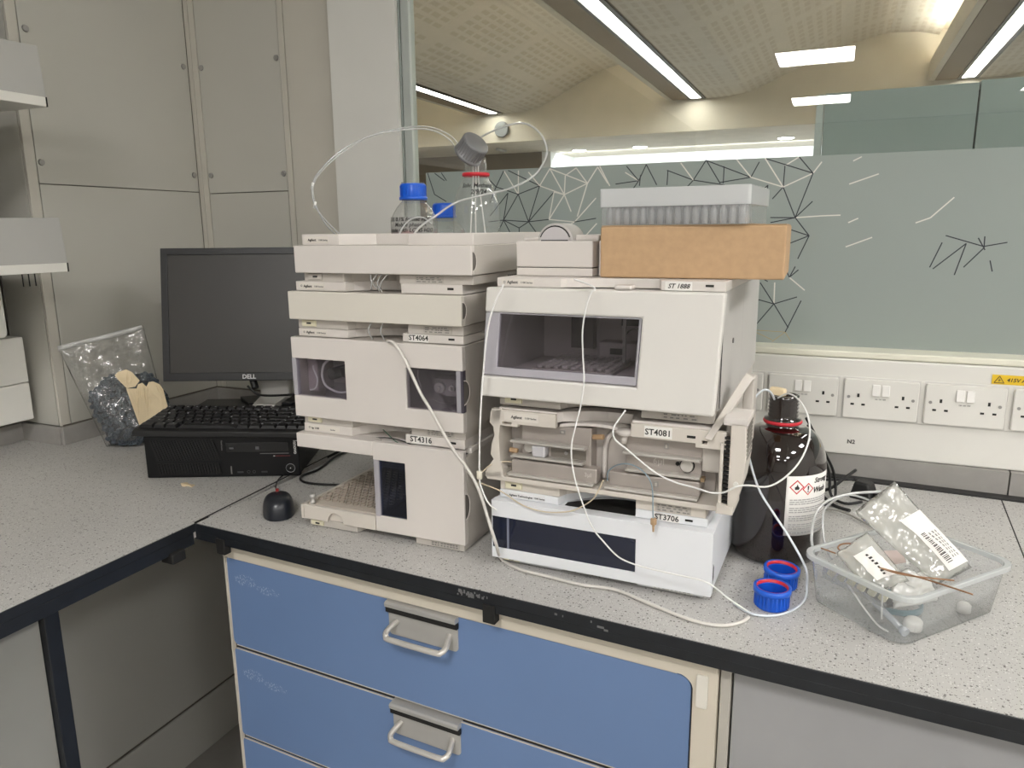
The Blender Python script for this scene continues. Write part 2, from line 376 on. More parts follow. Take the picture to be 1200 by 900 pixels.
# line pattern of the frosted film (x0, z0, x1, z1 in the pane, metres above the bench)
FILM_SEGS = {'d': [(-0.808, 0.642, -0.846, 0.679), (-0.808, 0.642, -0.786, 0.681), (-0.774, 0.681, -0.689, 0.641), (-0.808, 0.642, -0.747, 0.622), (-0.747, 0.622, -0.689, 0.641), (-0.775, 0.626, -0.788, 0.559), (-0.775, 0.626, -0.826, 0.57), (-0.808, 0.642, -0.826, 0.602), (-0.747, 0.622, -0.788, 0.559), (-0.747, 0.622, -0.719, 0.554), (-0.788, 0.559, -0.719, 0.554), (-0.788, 0.559, -0.807, 0.523), (-0.788, 0.559, -0.767, 0.522), (-0.788, 0.559, -0.745, 0.539), (-0.745, 0.539, -0.719, 0.554), (-0.745, 0.539, -0.745, 0.522), (-0.719, 0.554, -0.694, 0.522), (-0.719, 0.554, -0.689, 0.641), (-0.719, 0.554, -0.651, 0.625), (-0.664, 0.559, -0.719, 0.554), (-0.597, 0.552, -0.542, 0.56), (-0.788, 0.559, -0.831, 0.555), (-0.985, 0.682, -0.956, 0.662), (-0.987, 0.628, -1.006, 0.683), (-0.965, 0.682, -0.95, 0.662), (-0.987, 0.628, -0.952, 0.609), (-0.469, 0.679, -0.439, 0.645), (-0.439, 0.645, -0.422, 0.681), (-0.439, 0.645, -0.457, 0.62), (-0.435, 0.658, -0.437, 0.633), (-0.439, 0.645, -0.495, 0.639), (-0.422, 0.681, -0.396, 0.634), (-0.312, 0.642, -0.373, 0.666), (-0.312, 0.642, -0.285, 0.685), (-0.312, 0.642, -0.241, 0.629), (-0.285, 0.685, -0.252, 0.633), (-0.371, 0.665, -0.372, 0.633), (-0.312, 0.642, -0.325, 0.628), (-0.287, 0.685, -0.186, 0.644), (-0.186, 0.644, -0.17, 0.676), (-0.186, 0.644, -0.252, 0.635), (-0.245, 0.67, -0.245, 0.633), (-0.116, 0.666, -0.117, 0.621), (-0.158, 0.683, -0.058, 0.648), (-0.088, 0.683, -0.058, 0.648), (-0.117, 0.621, -0.088, 0.555), (-0.117, 0.621, -0.138, 0.596), (-0.149, 0.626, -0.158, 0.617), (-0.149, 0.626, -0.15, 0.613), (-0.058, 0.648, -0.088, 0.555), (-0.088, 0.555, -0.14, 0.556), (-0.088, 0.555, -0.139, 0.545), (-0.088, 0.555, -0.055, 0.589), (-0.088, 0.555, -0.057, 0.516), (-0.057, 0.516, -0.101, 0.531), (-0.057, 0.516, -0.1, 0.498), (-0.057, 0.516, -0.077, 0.466), (-0.092, 0.425, -0.102, 0.446), (-0.092, 0.425, -0.081, 0.449), (-0.092, 0.425, -0.074, 0.442), (-0.121, 0.365, -0.168, 0.377), (-0.121, 0.365, -0.153, 0.412), (-0.121, 0.365, -0.073, 0.382), (-0.121, 0.365, -0.166, 0.304), (-0.121, 0.365, -0.087, 0.312), (-0.093, 0.302, -0.064, 0.374), (-0.155, 0.374, -0.166, 0.304), (0.204, 0.515, 0.273, 0.493), (0.262, 0.51, 0.276, 0.486), (0.273, 0.513, 0.274, 0.489), (0.242, 0.499, 0.227, 0.435), (0.242, 0.499, 0.187, 0.447), (0.273, 0.489, 0.242, 0.451), (0.199, 0.501, 0.181, 0.45), (0.273, 0.493, 0.313, 0.501), (0.287, 0.465, 0.293, 0.443), (-0.177, 0.471, -0.114, 0.485), (-0.194, 0.448, -0.137, 0.415)], 'w': [(-0.786, 0.681, -0.747, 0.622), (-0.746, 0.68, -0.747, 0.622), (-0.651, 0.625, -0.664, 0.559), (-0.651, 0.625, -0.624, 0.618), (-0.624, 0.618, -0.689, 0.641), (-0.689, 0.641, -0.662, 0.681), (-0.689, 0.641, -0.719, 0.675), (-0.662, 0.681, -0.624, 0.618), (-0.662, 0.681, -0.565, 0.643), (-0.622, 0.663, -0.624, 0.618), (-0.622, 0.663, -0.594, 0.68), (-0.594, 0.68, -0.565, 0.643), (-0.565, 0.643, -0.54, 0.68), (-0.565, 0.643, -0.624, 0.618), (-0.624, 0.618, -0.664, 0.559), (-0.624, 0.618, -0.606, 0.577), (-0.565, 0.643, -0.59, 0.565), (-0.664, 0.559, -0.597, 0.552), (-0.597, 0.552, -0.543, 0.608), (-0.597, 0.552, -0.614, 0.544), (-0.54, 0.68, -0.514, 0.641), (-0.566, 0.521, -0.54, 0.548), (-0.439, 0.645, -0.472, 0.665), (-0.535, 0.682, -0.509, 0.635), (-0.342, 0.681, -0.312, 0.642), (-0.219, 0.684, -0.186, 0.644), (-0.158, 0.683, -0.117, 0.621), (-0.088, 0.683, -0.116, 0.666), (-0.058, 0.648, -0.117, 0.621), (-0.058, 0.648, -0.042, 0.671), (-0.186, 0.644, -0.117, 0.621), (-0.088, 0.555, -0.036, 0.558), (-0.092, 0.425, -0.058, 0.397), (-0.122, 0.413, -0.121, 0.365), (0.015, 0.623, 0.07, 0.642), (0.018, 0.492, 0.068, 0.512), (0.147, 0.541, 0.173, 0.551), (0.173, 0.551, 0.212, 0.591), (0.019, 0.67, 0.035, 0.678), (0.019, 0.543, 0.038, 0.552), (-0.036, 0.558, 0.003, 0.559)], 'y': [(-0.093, 0.302, -0.168, 0.304), (-0.093, 0.302, -0.12, 0.279), (-0.093, 0.302, -0.079, 0.281), (-0.168, 0.304, -0.12, 0.283)]}

# tube and cable runs (metres, z above the bench)
TP={
    'loopL': [(-0.799, 1.12, 0.515), (-0.86, 1.146, 0.548), (-0.909, 1.172, 0.583), (-0.932, 1.198, 0.62), (-0.932, 1.224, 0.65), (-0.902, 1.25, 0.686), (-0.855, 1.276, 0.713), (-0.793, 1.302, 0.726), (-0.742, 1.328, 0.726), (-0.713, 1.354, 0.707), (-0.714, 1.38, 0.685)],
    'loopL2': [(-0.815, 1.13, 0.515), (-0.872, 1.156, 0.545), (-0.913, 1.182, 0.581), (-0.938, 1.208, 0.619), (-0.936, 1.234, 0.649), (-0.904, 1.26, 0.685), (-0.856, 1.286, 0.716), (-0.799, 1.312, 0.731), (-0.751, 1.338, 0.733), (-0.716, 1.364, 0.716), (-0.709, 1.39, 0.692)],
    'loopR': [(-0.691, 1.4, 0.702), (-0.642, 1.377, 0.72), (-0.567, 1.354, 0.731), (-0.52, 1.331, 0.712), (-0.493, 1.308, 0.676), (-0.494, 1.285, 0.646), (-0.507, 1.262, 0.623), (-0.542, 1.238, 0.604), (-0.582, 1.215, 0.594), (-0.622, 1.192, 0.581), (-0.647, 1.169, 0.56), (-0.668, 1.146, 0.54), (-0.669, 1.123, 0.524), (-0.665, 1.1, 0.512)],
    'loopS': [(-0.69, 1.1, 0.508), (-0.693, 1.125, 0.535), (-0.689, 1.15, 0.553), (-0.679, 1.175, 0.557), (-0.674, 1.2, 0.545)],
    'drain': [(-0.669, 1.03, 0.356), (-0.653, 1.025, 0.354), (-0.63, 1.02, 0.327), (-0.6, 1.015, 0.276), (-0.582, 1.01, 0.255), (-0.543, 1.005, 0.198), (-0.512, 1.0, 0.166), (-0.489, 0.995, 0.134), (-0.47, 0.99, 0.086), (-0.456, 0.985, 0.053), (-0.469, 1.034, 0.004), (-0.429, 1.012, 0.003), (-0.38, 1.006, 0.003), (-0.322, 0.999, 0.003), (-0.269, 1.003, 0.003), (-0.212, 0.981, 0.003), (-0.16, 0.961, 0.003), (-0.127, 0.955, 0.003), (-0.101, 0.961, 0.003), (-0.083, 0.978, 0.003), (-0.075, 0.996, 0.003)],
    'side': [(-0.438, 0.985, 0.457), (-0.457, 0.986, 0.419), (-0.468, 0.986, 0.372), (-0.48, 0.987, 0.257), (-0.484, 0.988, 0.162), (-0.48, 0.989, 0.136), (-0.469, 0.989, 0.116), (-0.456, 0.99, 0.107)],
    'main': [(-0.336, 1.0, 0.465), (-0.308, 0.993, 0.457), (-0.301, 0.985, 0.452), (-0.306, 0.985, 0.448), (-0.313, 0.985, 0.428), (-0.318, 0.985, 0.395), (-0.317, 0.985, 0.359), (-0.315, 0.985, 0.322), (-0.32, 0.985, 0.285), (-0.325, 0.985, 0.264), (-0.333, 0.985, 0.225), (-0.33, 0.985, 0.188), (-0.319, 0.985, 0.151), (-0.301, 0.985, 0.107), (-0.28, 0.985, 0.083), (-0.259, 0.985, 0.065), (-0.236, 0.985, 0.058), (-0.211, 0.985, 0.055), (-0.165, 0.98, 0.055), (-0.13, 0.975, 0.054), (-0.105, 1.007, 0.02), (-0.077, 1.011, 0.003)],
    'inlet': [(-0.258, 1.0, 0.282), (-0.269, 0.997, 0.265), (-0.274, 0.995, 0.253), (-0.27, 0.992, 0.24), (-0.25, 0.989, 0.227), (-0.228, 0.986, 0.212), (-0.206, 0.984, 0.199), (-0.18, 0.981, 0.191), (-0.154, 0.978, 0.188), (-0.133, 0.975, 0.185), (-0.115, 0.973, 0.188), (-0.097, 0.97, 0.2), (-0.085, 1.0, 0.193), (-0.063, 1.028, 0.185), (-0.042, 1.055, 0.193), (-0.024, 1.083, 0.213), (-0.016, 1.11, 0.24), (-0.021, 1.137, 0.264), (-0.035, 1.165, 0.28), (-0.052, 1.192, 0.283), (-0.068, 1.22, 0.269)],
    'solv': [(-0.073, 1.22, 0.266), (-0.079, 1.204, 0.281), (-0.089, 1.189, 0.286), (-0.102, 1.173, 0.272), (-0.109, 1.158, 0.247), (-0.103, 1.142, 0.203), (-0.083, 1.127, 0.149), (-0.058, 1.111, 0.117), (-0.034, 1.096, 0.09), (-0.008, 1.08, 0.053), (-0.004, 1.094, 0.02), (-0.005, 1.078, 0.004), (-0.018, 1.043, 0.003), (-0.039, 1.016, 0.003), (-0.064, 1.006, 0.003), (-0.081, 1.012, 0.003), (-0.099, 1.028, 0.003)],
    'peek': [(-0.503, 1.02, 0.137), (-0.461, 1.017, 0.128), (-0.422, 1.014, 0.111), (-0.382, 1.011, 0.107), (-0.343, 1.008, 0.115), (-0.321, 1.004, 0.128), (-0.303, 1.001, 0.144), (-0.293, 0.998, 0.163), (-0.287, 0.995, 0.176)],
    'peek2': [(-0.499, 1.02, 0.15), (-0.483, 1.027, 0.166), (-0.463, 1.033, 0.172), (-0.451, 1.04, 0.171)],
    'blue': [(-0.288, 1.02, 0.167), (-0.286, 1.017, 0.183), (-0.27, 1.014, 0.196), (-0.249, 1.011, 0.199), (-0.229, 1.009, 0.189), (-0.218, 1.006, 0.171), (-0.215, 1.003, 0.135), (-0.213, 1.0, 0.12)],
    'trA': [(0.002, 1.1, 0.065), (-0.003, 1.125, 0.084), (0.001, 1.15, 0.112), (0.018, 1.175, 0.126), (0.05, 1.2, 0.132), (0.09, 1.225, 0.132), (0.111, 1.25, 0.128)],
    'trB': [(0.027, 1.12, 0.054), (0.015, 1.142, 0.072), (0.011, 1.163, 0.096), (0.015, 1.185, 0.111), (0.04, 1.207, 0.125), (0.065, 1.228, 0.118), (0.091, 1.25, 0.101)],
    'copper': [(0.011, 1.1, 0.077), (0.062, 1.084, 0.072), (0.097, 1.068, 0.073), (0.126, 1.052, 0.077), (0.158, 1.036, 0.078), (0.19, 1.02, 0.078)],
    'copper2': [(0.067, 1.1, 0.074), (0.043, 1.104, 0.075), (0.034, 1.108, 0.077), (0.037, 1.112, 0.082), (0.049, 1.116, 0.084), (0.065, 1.12, 0.081)],
    'copper3': [(0.085, 1.06, 0.078), (0.116, 1.055, 0.075), (0.173, 1.05, 0.08)],
    'pwr1': [(-0.03, 1.5, 0.173), (-0.003, 1.52, 0.121), (0.012, 1.54, 0.089), (0.027, 1.56, 0.052), (0.034, 1.554, 0.01), (0.024, 1.505, 0.004), (-0.01, 1.482, 0.004)],
    'pwr2': [(-0.026, 1.5, 0.159), (-0.006, 1.517, 0.119), (0.008, 1.533, 0.086), (0.02, 1.55, 0.049), (0.026, 1.54, 0.01), (0.051, 1.517, 0.004), (0.082, 1.533, 0.006)],
    'cabA': [(-1.001, 1.466, 0.004), (-1.048, 1.463, 0.004), (-1.072, 1.415, 0.004), (-1.047, 1.305, 0.004), (-1.052, 1.252, 0.004), (-1.019, 1.222, 0.004), (-0.956, 1.23, 0.004), (-0.887, 1.263, 0.004)],
    'mouse': [(-0.996, 1.115, 0.02), (-1.03, 1.144, 0.015), (-1.084, 1.214, 0.004), (-1.096, 1.247, 0.004)],
    'moncab': [(-1.306, 1.38, 0.165), (-1.298, 1.384, 0.154), (-1.281, 1.388, 0.143), (-1.245, 1.392, 0.142), (-1.175, 1.396, 0.15), (-1.129, 1.4, 0.161)],
    'needle1': [(0.052, 1.06, 0.088), (0.063, 1.045, 0.037), (0.111, 1.03, -0.006)],
    'black': [(-0.74, 1.06, 0.174), (-0.695, 1.06, 0.18), (-0.656, 1.06, 0.175), (-0.639, 1.06, 0.165)],
    'green': [(-0.712, 1.07, 0.191), (-0.686, 1.065, 0.175), (-0.67, 1.06, 0.171)],
}

# ------------------------------------------------------------------ the room: floor, walls, ceiling
BF = B
struct('floor', MB().box(-2.1, 3.4, -7.6, 1.78, -0.05, 0), FLOORM)
wl = MB().prism([(-2.1, -7.6), (-1.95, -7.6), (-1.95, 1.245), (-1.808, 1.245), (-1.808, 1.778), (-2.1, 1.778)], 'z', 0, 2.79)
WL = struct('wall_left', wl, mat('wall_core', (120, 118, 110), 0.8))
def board(parent, m, name='wall_panel', **k):
    o = k['mb'].build(name, m, parent, 0.0008); return o
# left wall boards (x = -1.80) with quarter-turn screws
def screw(parent, axis, x, y, z):
    d = (0.004, 0, 0) if axis == 'x' else (0, -0.004, 0)
    p0 = Vector((x, y, z)); m = MB().cyl(p0, p0 + Vector(d), 0.0085, 16, 0.007)
    e = p0 + Vector(d)
    o = m.build('screw', STEEL, parent)
    q = MB()
    if axis == 'x': q.box(e.x, e.x + 0.0006, e.y - 0.001, e.y + 0.001, e.z - 0.006, e.z + 0.006)
    else: q.box(e.x - 0.001, e.x + 0.001, e.y - 0.0006, e.y, e.z - 0.006, e.z + 0.006)
    return o
g = 0.0012
pn = MB().box(-1.808, -1.80, 1.264, 1.7665, B + 0.655 + g, 2.78).build('wall_panel', LAMIN, WL, 0.0008)
for y_, z_ in ((1.276, 1.011), (1.272, 0.706), (1.747, 1.012), (1.750, 0.705)): screw(pn, 'x', -1.80, y_ + 0.003, B + z_)
MB().box(-1.808, -1.80, 1.264, 1.7665, B + 0.049, B + 0.655 - g).build('wall_panel', LAMIN, WL, 0.0008)
MB().box(-1.808, -1.80, 1.236, 1.2615, B + 0.049, 2.78).build('corner_strip', LAMIN2, WL, 0.0008)
MB().box(-1.95, -1.811, 1.236, 1.245, B + 0.049, 2.78).build('wall_panel', LAMIN, WL, 0.0008)
MB().box(-1.958, -1.95, -0.6, 1.234, B + 0.049, 2.78).build('wall_panel', LAMIN, WL, 0.0008)
WB = struct('wall_back', MB().box(-2.1, -1.085, 1.778, 1.80, 0, 2.79), MATS['wall_core'])
p2 = MB().box(-1.7605, -1.4635, 1.770, 1.778, B + 0.650 + g, 2.78).build('wall_panel', LAMIN, WB, 0.0008)
for x_, z_ in ((-1.757, 1.008), (-1.755, 0.703), (-1.470, 1.010), (-1.471, 0.699)): screw(p2, 'y', x_ + (0.006 if x_ < -1.6 else -0.004), 1.770, B + z_)
MB().box(-1.7605, -1.4635, 1.770, 1.778, B + 0.049, B + 0.650 - g).build('wall_panel', LAMIN, WB, 0.0008)
MB().box(-1.80, -1.784, 1.768, 1.778, B + 0.049, 2.78).build('corner_strip', LAMIN2, WB, 0.0008)
MB().box(-1.782, -1.7625, 1.768, 1.778, B + 0.049, 2.78).build('corner_strip', LAMIN2, WB, 0.0008)
MB().box(-1.461, -1.443, 1.768, 1.778, B + 0.049, 2.78).build('cover_strip', LAMIN2, WB, 0.0008)
MB().box(-1.4405, -1.287, 1.770, 1.778, B + 0.049, 2.78).build('wall_panel', LAMIN2, WB, 0.0008)
struct('trim_1', MB().box(-1.284, -1.076, 1.757, 1.79, 0, 2.79), PAINT, label=None)
fr = struct('trim_shade_line', MB().box(-1.0755, -1.070, 1.766, 1.80, B + 0.27, 2.79), mat('column_shade_grey', (132, 138, 134), 0.4, 0.3), 0.002)  # narrow dark strip, the column's shade line put in as colour
struct('trim_3', MB().box(-1.0695, -1.045, 1.770, 1.80, B + 0.27, 2.79), ALU, 0.002)
struct('wall_dwarf', MB().box(-1.085, 3.4, 1.77, 1.86, 0, B + 0.262), PAINT)
struct('trim_4', MB().box(-1.038, 3.3, 1.705, 1.80, B + 0.262, B + 0.276), mat('sill_cream', (226, 224, 208), 0.4), 0.003)
struct('wall_right', MB().box(3.3, 3.45, -7.6, 12.6, 0, 3.9), PAINT)
struct('wall_rear', MB().box(-2.1, 3.4, -7.75, -7.6, 0, 2.79), mat('rear_wall', (205, 203, 197), 0.8))
CE = struct('ceiling', MB().box(-2.1, 3.4, -7.6, 1.86, 2.80, 2.86), CEILM)
struct('trim_5', MB().box(-1.07, 3.3, 1.76, 1.82, 2.76, 2.86), ALU)
# glass partition and its frosted band with a line pattern
WIN = struct('window_1', MB().box(-1.046, 3.3, 1.7795, 1.7805, B + 0.275, 2.77), GLASS)
fl = MB().box(-1.0115, 3.0, 1.7765, 1.7775, B + 0.274, B + 0.684).build('frosted_film', FILM, WIN)
def film_lines(segs, w, name, m):
    mb = MB()
    for i, (x0, z0, x1, z1) in enumerate(segs):
        d = Vector((x1 - x0, z1 - z0)); L = d.length
        if L < 0.003: continue
        n = Vector((-d.y, d.x)) / L * w / 2; y = 1.7760 - 0.00004 * (i % 9)
        mb.prism([(x0 + n.x, B + z0 + n.y), (x1 + n.x, B + z1 + n.y), (x1 - n.x, B + z1 - n.y), (x0 - n.x, B + z0 - n.y)], 'y', y, y + 0.0004)
    return mb.build(name, m, WIN)
film_lines(FILM_SEGS['w'], 0.0026, 'pale_line_pattern', FILMW)
film_lines(FILM_SEGS['d'], 0.0022, 'dark_line_pattern', FILMD)
film_lines(FILM_SEGS['y'], 0.0016, 'sand_line_pattern', FILMY)

# ceiling lights of this room
def ceiling_light(x, y, label):
    t = thing('ceiling_light', label, 'ceiling light', (x, y, 2.80), group='square ceiling lights')
    MB().plate(-0.31, 0.31, -0.31, 0.31, [(-0.29, 0.29, -0.29, 0.29)], 0, 0.012).xf(lambda p: (p[0], p[2], -p[1])).build('frame', WHITE, t)
    MB().box(-0.29, 0.29, -0.29, 0.29, -0.006, -0.001).build('diffuser', PANELE, t)
for i, y in enumerate((-5.6, -3.33, -1.06)):
    ceiling_light(-0.27, y, 'square lit ceiling panel over the aisle, %s row back from the glass' % ('second', 'third', 'fourth')[2 - i])
for i, y in enumerate((-5.6, -3.33, -1.06, 0.75)):
    ceiling_light(1.9, y, 'square lit ceiling panel by the right wall, %s row back from the glass' % ('first', 'second', 'third', 'fourth')[3 - i])

# ------------------------------------------------------------------ the room beyond the glass
Z = 1.433
BB = Z + 1.5           # underside of the beams
struct('floor_beyond', MB().box(-9, 3.4, 1.87, 13.6, -0.05, 0), FLOORM)
strips = (-6.84, -4.19, -1.60, 1.14)    # right edges of the beams = light strips
span = []
def vault(x0, x1):
    prof = ((0, 0), (0.1, 0.0), (0.2, 0.03), (0.3, 0.12), (0.45, 0.28), (0.6, 0.42), (0.8, 0.52), (0.92, 0.5), (1, 0.45))
    return [(x0 + (x1 - x0) * t, BB + h) for t, h in prof]
for i, xs in enumerate(strips):
    struct('ceiling_beam', MB().box(xs - 0.32, xs + 0.08, 1.9, 9.345, BB, BB + 0.12), BEAMB)
    struct('ceiling_beam_side', MB().box(xs - 0.38, xs - 0.325, 1.9, 9.345, BB + 0.0, BB + 0.2).box(xs - 0.34, xs + 0.12, 1.9, 9.345, BB + 0.5, BB + 0.53).box(xs + 0.06, xs + 0.10, 1.9, 9.345, BB + 0.12, BB + 0.5), CREAM)
    t = thing('strip_light', 'long fluorescent strip set in the beam beyond the glass, %s from left' % ('first', 'second', 'third', 'fourth')[i], 'strip light', (xs, 0, BB))
    MB().plate(-0.12, 0.07, 1.9, 9.3, [(-0.09, 0.03, 1.92, 9.28)], -0.014, -0.001).xf(lambda p: (p[0], p[2], p[1])).build('housing', mat('strip_housing', (70, 66, 60), 0.5), t)
    mb = MB(); y = 1.95
    for k in range(6):
        MB().box(-0.085, 0.025, 1.95 + k * 1.22, 1.95 + k * 1.22 + 1.19, -0.008, -0.004).build('tube_cover', STRIPE, t)
    tag(MB().box(xs - 0.30, xs - 0.22, 2.2, 9.0, BB + 0.13, BB + 0.15).build('uplighter', UPE), 'warm glowing uplighter ledge above beam edge beyond the glass, %s from left' % ('first', 'second', 'third', 'fourth')[i], 'uplighter')
for i in range(4):
    a = strips[i] + 0.08; b = (strips[i + 1] - 0.32) if i < 3 else 3.4
    if i == 3: b = strips[3] + 2.3
    P = vault(a, b); Q = [(x, z + 0.05) for x, z in P[::-1]]
    o = struct('ceiling_vault', MB().prism(P + Q, 'y', 1.9, 9.35), VAULT)
struct('wall_far', MB().box(-9, 3.4, 9.35, 9.5, Z + 1.14, BB + 0.75), CREAM)
struct('trim_6', MB().box(-9, 3.4, 1.86, 1.95, 2.86, BB + 0.75), CREAM)
struct('ceiling_soffit', MB().box(-9, 3.4, 9.5, 13.6, Z + 1.16, Z + 1.2), mat('soffit', (200, 192, 178), 0.8))
struct('wall_far_white', MB().box(-4.19, 3.4, 12.0, 12.1, 0, Z + 1.2), FARW)
struct('wall_brown', MB().box(-9, -4.2, 10.9, 11.0, 0, Z + 1.16), BROWNW)
struct('wall_white_return', MB().box(-4.19, -4.05, 10.9, 12.0, 0, Z + 1.16), FARW)
struct('wall_far_left', MB().box(-9.1, -9, 1.87, 13.6, 0, 3.9), CREAM)
for i, (x, y, r) in enumerate(((-3.6, 10.9, 0.11), (-2.68, 10.87, 0.11), (-0.71, 10.71, 0.11))):
    t = thing('downlight', 'round recessed downlight beyond the glass, %s from left' % ('first', 'second', 'third')[i], 'downlight', (x, y, Z + 1.16))
    MB().cyl((0, 0, 0), (0, 0, -0.012), r, 24).build('rim', WHITE, t)
    MB().cyl((0, 0, -0.0125), (0, 0, -0.02), r * 0.85, 24).build('lens', DOWNE, t)
tag(MB().cyl((-4.53, 10.0, Z + 1.13), (-4.53, 10.3, Z + 1.13), 0.02).build('sprinkler', SILVER), 'small sprinkler head under soffit beyond the glass', 'sprinkler')
tag(MB().cyl((-4.15, 9.34, Z + 1.30), (-4.15, 9.30, Z + 1.30), 0.1, 28).build('wall_sounder', mat('sounder_grey', (120, 122, 120), 0.5), bevel=0.01), 'grey round sounder on the cream far wall', 'alarm sounder')
al = bpy.data.lights.new('far_wall_fill', 'AREA'); al.shape = 'RECTANGLE'; al.size = 7.0; al.size_y = 0.15; al.energy = 55; al.color = (0.97, 1.0, 1.0)  # unseen fill lamp, added to brighten the far white wall
ao = bpy.data.objects.new('far_wall_fill', al); COL.objects.link(ao); ao.location = (-0.5, 11.1, Z + 1.12); ao.rotation_euler = (math.radians(35), 0, 0)
# grey-green partition just behind the right part of the glass
gp = struct('wall_partition', MB().box(-0.055, 0.290, 2.2, 2.24, 0, B + 0.875), GREENP, 0.001)
struct('wall_partition_right', MB().box(0.294, 3.3, 2.2, 2.24, 0, B + 0.880), GREENP, 0.001)
struct('trim_7', MB().box(-0.075, -0.057, 2.19, 2.25, 0, B + 0.872), ALU, 0.001)
struct('wall_partition_core', MB().box(-0.05, 3.3, 2.215, 2.235, 0, B + 0.86), DARK)

# ------------------------------------------------------------------ trunking and sockets
tr = thing('cable_trunking', 'long white plastic cable trunking along the wall behind the bench', 'trunking', (0, 1.70, B))
MB().box(-1.03, 3.2, 0, 0.069, 0.052, 0.261).build('housing', WHITE, tr, 0.003)
MB().box(-1.03, 3.2, -0.0015, 0.002, 0.132, 0.2235).build('middle_cover', mat('trunk_mid', (214, 212, 208), 0.35), tr, 0.0008)
text('lettering', 'N2', 0.0125, INK, tr, 0.051, -0.0006, 0.077)
def socket(x, i):
    t = thing('double_socket', i, 'power socket', (x, 1.6985, B + 0.178), group='double sockets on the trunking')
    MB().prism(rrect(-0.0705, 0.0705, -0.042, 0.042, 0.004), 'y', -0.008, 0).build('plate', WHITE, t, 0.002)
    for sx in (-0.009, 0.009):
        MB().hull([(sx - 0.0075, -0.008, 0.008), (sx + 0.0075, -0.008, 0.008), (sx + 0.0075, -0.008, 0.033), (sx - 0.0075, -0.008, 0.033)],
                  [(sx - 0.007, -0.0125, 0.009), (sx + 0.007, -0.0125, 0.009), (sx + 0.007, -0.0095, 0.032), (sx - 0.007, -0.0095, 0.032)]).build('rocker', mat('rocker', (234, 232, 228), 0.3), t, 0.0008)
    h = MB()
    for cx in (-0.042, 0.042):
        s_ = 1 if cx > 0 else 1
        h.box(cx - 0.0022, cx + 0.0022, -0.0086, -0.008, 0.004, 0.0115)
        for k in (-1, 1): h.box(cx + k * 0.0105 - 0.0034, cx + k * 0.0105 + 0.0034, -0.0086, -0.008, -0.0135, -0.0095)
    h.build('pin_slots', DARK, t, kind='stuff')
    for cx in (-0.0605, 0.0605):
        MB().cyl((cx, -0.008, 0.004), (cx, -0.0092, 0.004), 0.0032, 14).build('screw', STEEL, t)
    text('lettering', '13A  ON  OFF', 0.0034, INKG, t, 0, -0.0084, 0.0005, 'CENTER')
for k, lb in ((-1, 'white double socket partly behind the neck of the brown bottle'), (0, 'white double socket nearest right of the brown bottle neck, above the N2 mark'),
              (1, 'white double socket right of N2, left of the yellow warning sticker'), (2, 'white double socket cut by the right edge, under the yellow sticker')):
    socket(0.107 + (k - 0) * 0.1525, lb)
socket(0.107 - 2 * 0.1525, 'white double socket half hidden behind the large autosampler')
for s_ in (-1.5, -0.5, 0.5, 1.5):
    MB().box(0.107 + s_ * 0.1525 - 0.003, 0.107 + s_ * 0.1525 + 0.003, -0.003, -0.0014, 0.134, 0.222).build('spacer', WHITE, tr)
ws = thing('warning_sticker', 'yellow electrical warning sticker on the white trunking', 'sticker', (0.302, 1.6992, B + 0.2265))
MB().box(0, 0.11, -0.0006, 0, 0, 0.019).build('backing', YEL, ws)
tri = MB(); 
for k in range(3):
    pts = ((0.004, 0.003), (0.021, 0.003), (0.0125, 0.0165)); a = pts[k]; b = pts[(k + 1) % 3]
    tri.tube([(a[0], -0.0008, a[1]), (b[0], -0.0008, b[1])], 0.0008, 4, 1)
tri.prism([(0.0135, 0.012), (0.0105, 0.0078), (0.0125, 0.0078), (0.0112, 0.0042), (0.0148, 0.0088), (0.0125, 0.0088)], 'y', -0.0012, -0.0006)
tri.build('warning_triangle', INK, ws)
text('lettering', '415V AC', 0.0105, INK, ws, 0.025, -0.0008, 0.0058, shear=0.2)

# ------------------------------------------------------------------ worktops
FA = math.radians(-3.43)
def F(u, v, z=0):
    return (-1.068 + u * math.cos(FA) - v * math.sin(FA), 0.967 + u * math.sin(FA) + v * math.cos(FA), B + z)
wt = thing('worktop', 'speckled light grey main worktop under the two instrument stacks', 'worktop', F(0, 0), -3.43)
MB().prism([(0.002, 0), (1.36, 0), (1.36, 0.778), (0.05, 0.778), (-0.03, 0.5)], 'z', -0.029, 0).build('slab', BENCH, wt)
MB().prism([(1.3625, 0), (3.4, 0), (3.4, 0.778), (1.3625, 0.778)], 'z', -0.029, 0).build('slab', BENCH, wt)
MB().box(1.36, 1.3625, 0.001, 0.778, -0.029, -0.0004).build('joint', DARK, wt)
MB().box(-0.004, 3.4, -0.003, 0.0, -0.0165, -0.0006).build('edge_strip', BLACK, wt, 0.0006)
MB().box(-0.02, 3.4, -0.001, 0.02, -0.0325, -0.0175).build('support_rail', BLACK, wt, 0.001)
MB().prism([(0.0, 0.779), (3.4, 0.779), (3.4, 0.84), (0.0, 0.84)], 'z', -0.02, 0.004).build('cable_channel', mat('channel_black', (40, 40, 40), 0.5), wt)
for u in (0.616, 0.052):
    MB().box(u, u + 0.021, -0.004, 0.012, -0.05, -0.02).build('clip', DARK, wt, 0.001)
q = MB()
for k in range(26):
    a = random.uniform(-0.03, 0.025); q.box(0.6 + a, 0.6 + a + random.uniform(0.001, 0.004), -0.0036, -0.003, -0.015 + random.uniform(0, 0.01), -0.013 + random.uniform(0, 0.01))
for a, b, c_ in ((0.735, -0.0055, 0.004), (0.747, -0.006, 0.0015), (0.79, -0.004, 0.002), (0.8, -0.009, 0.01), (0.81, -0.012, 0.006)): q.box(a, a + c_, -0.0036, -0.003, b - 0.004, b - 0.001)
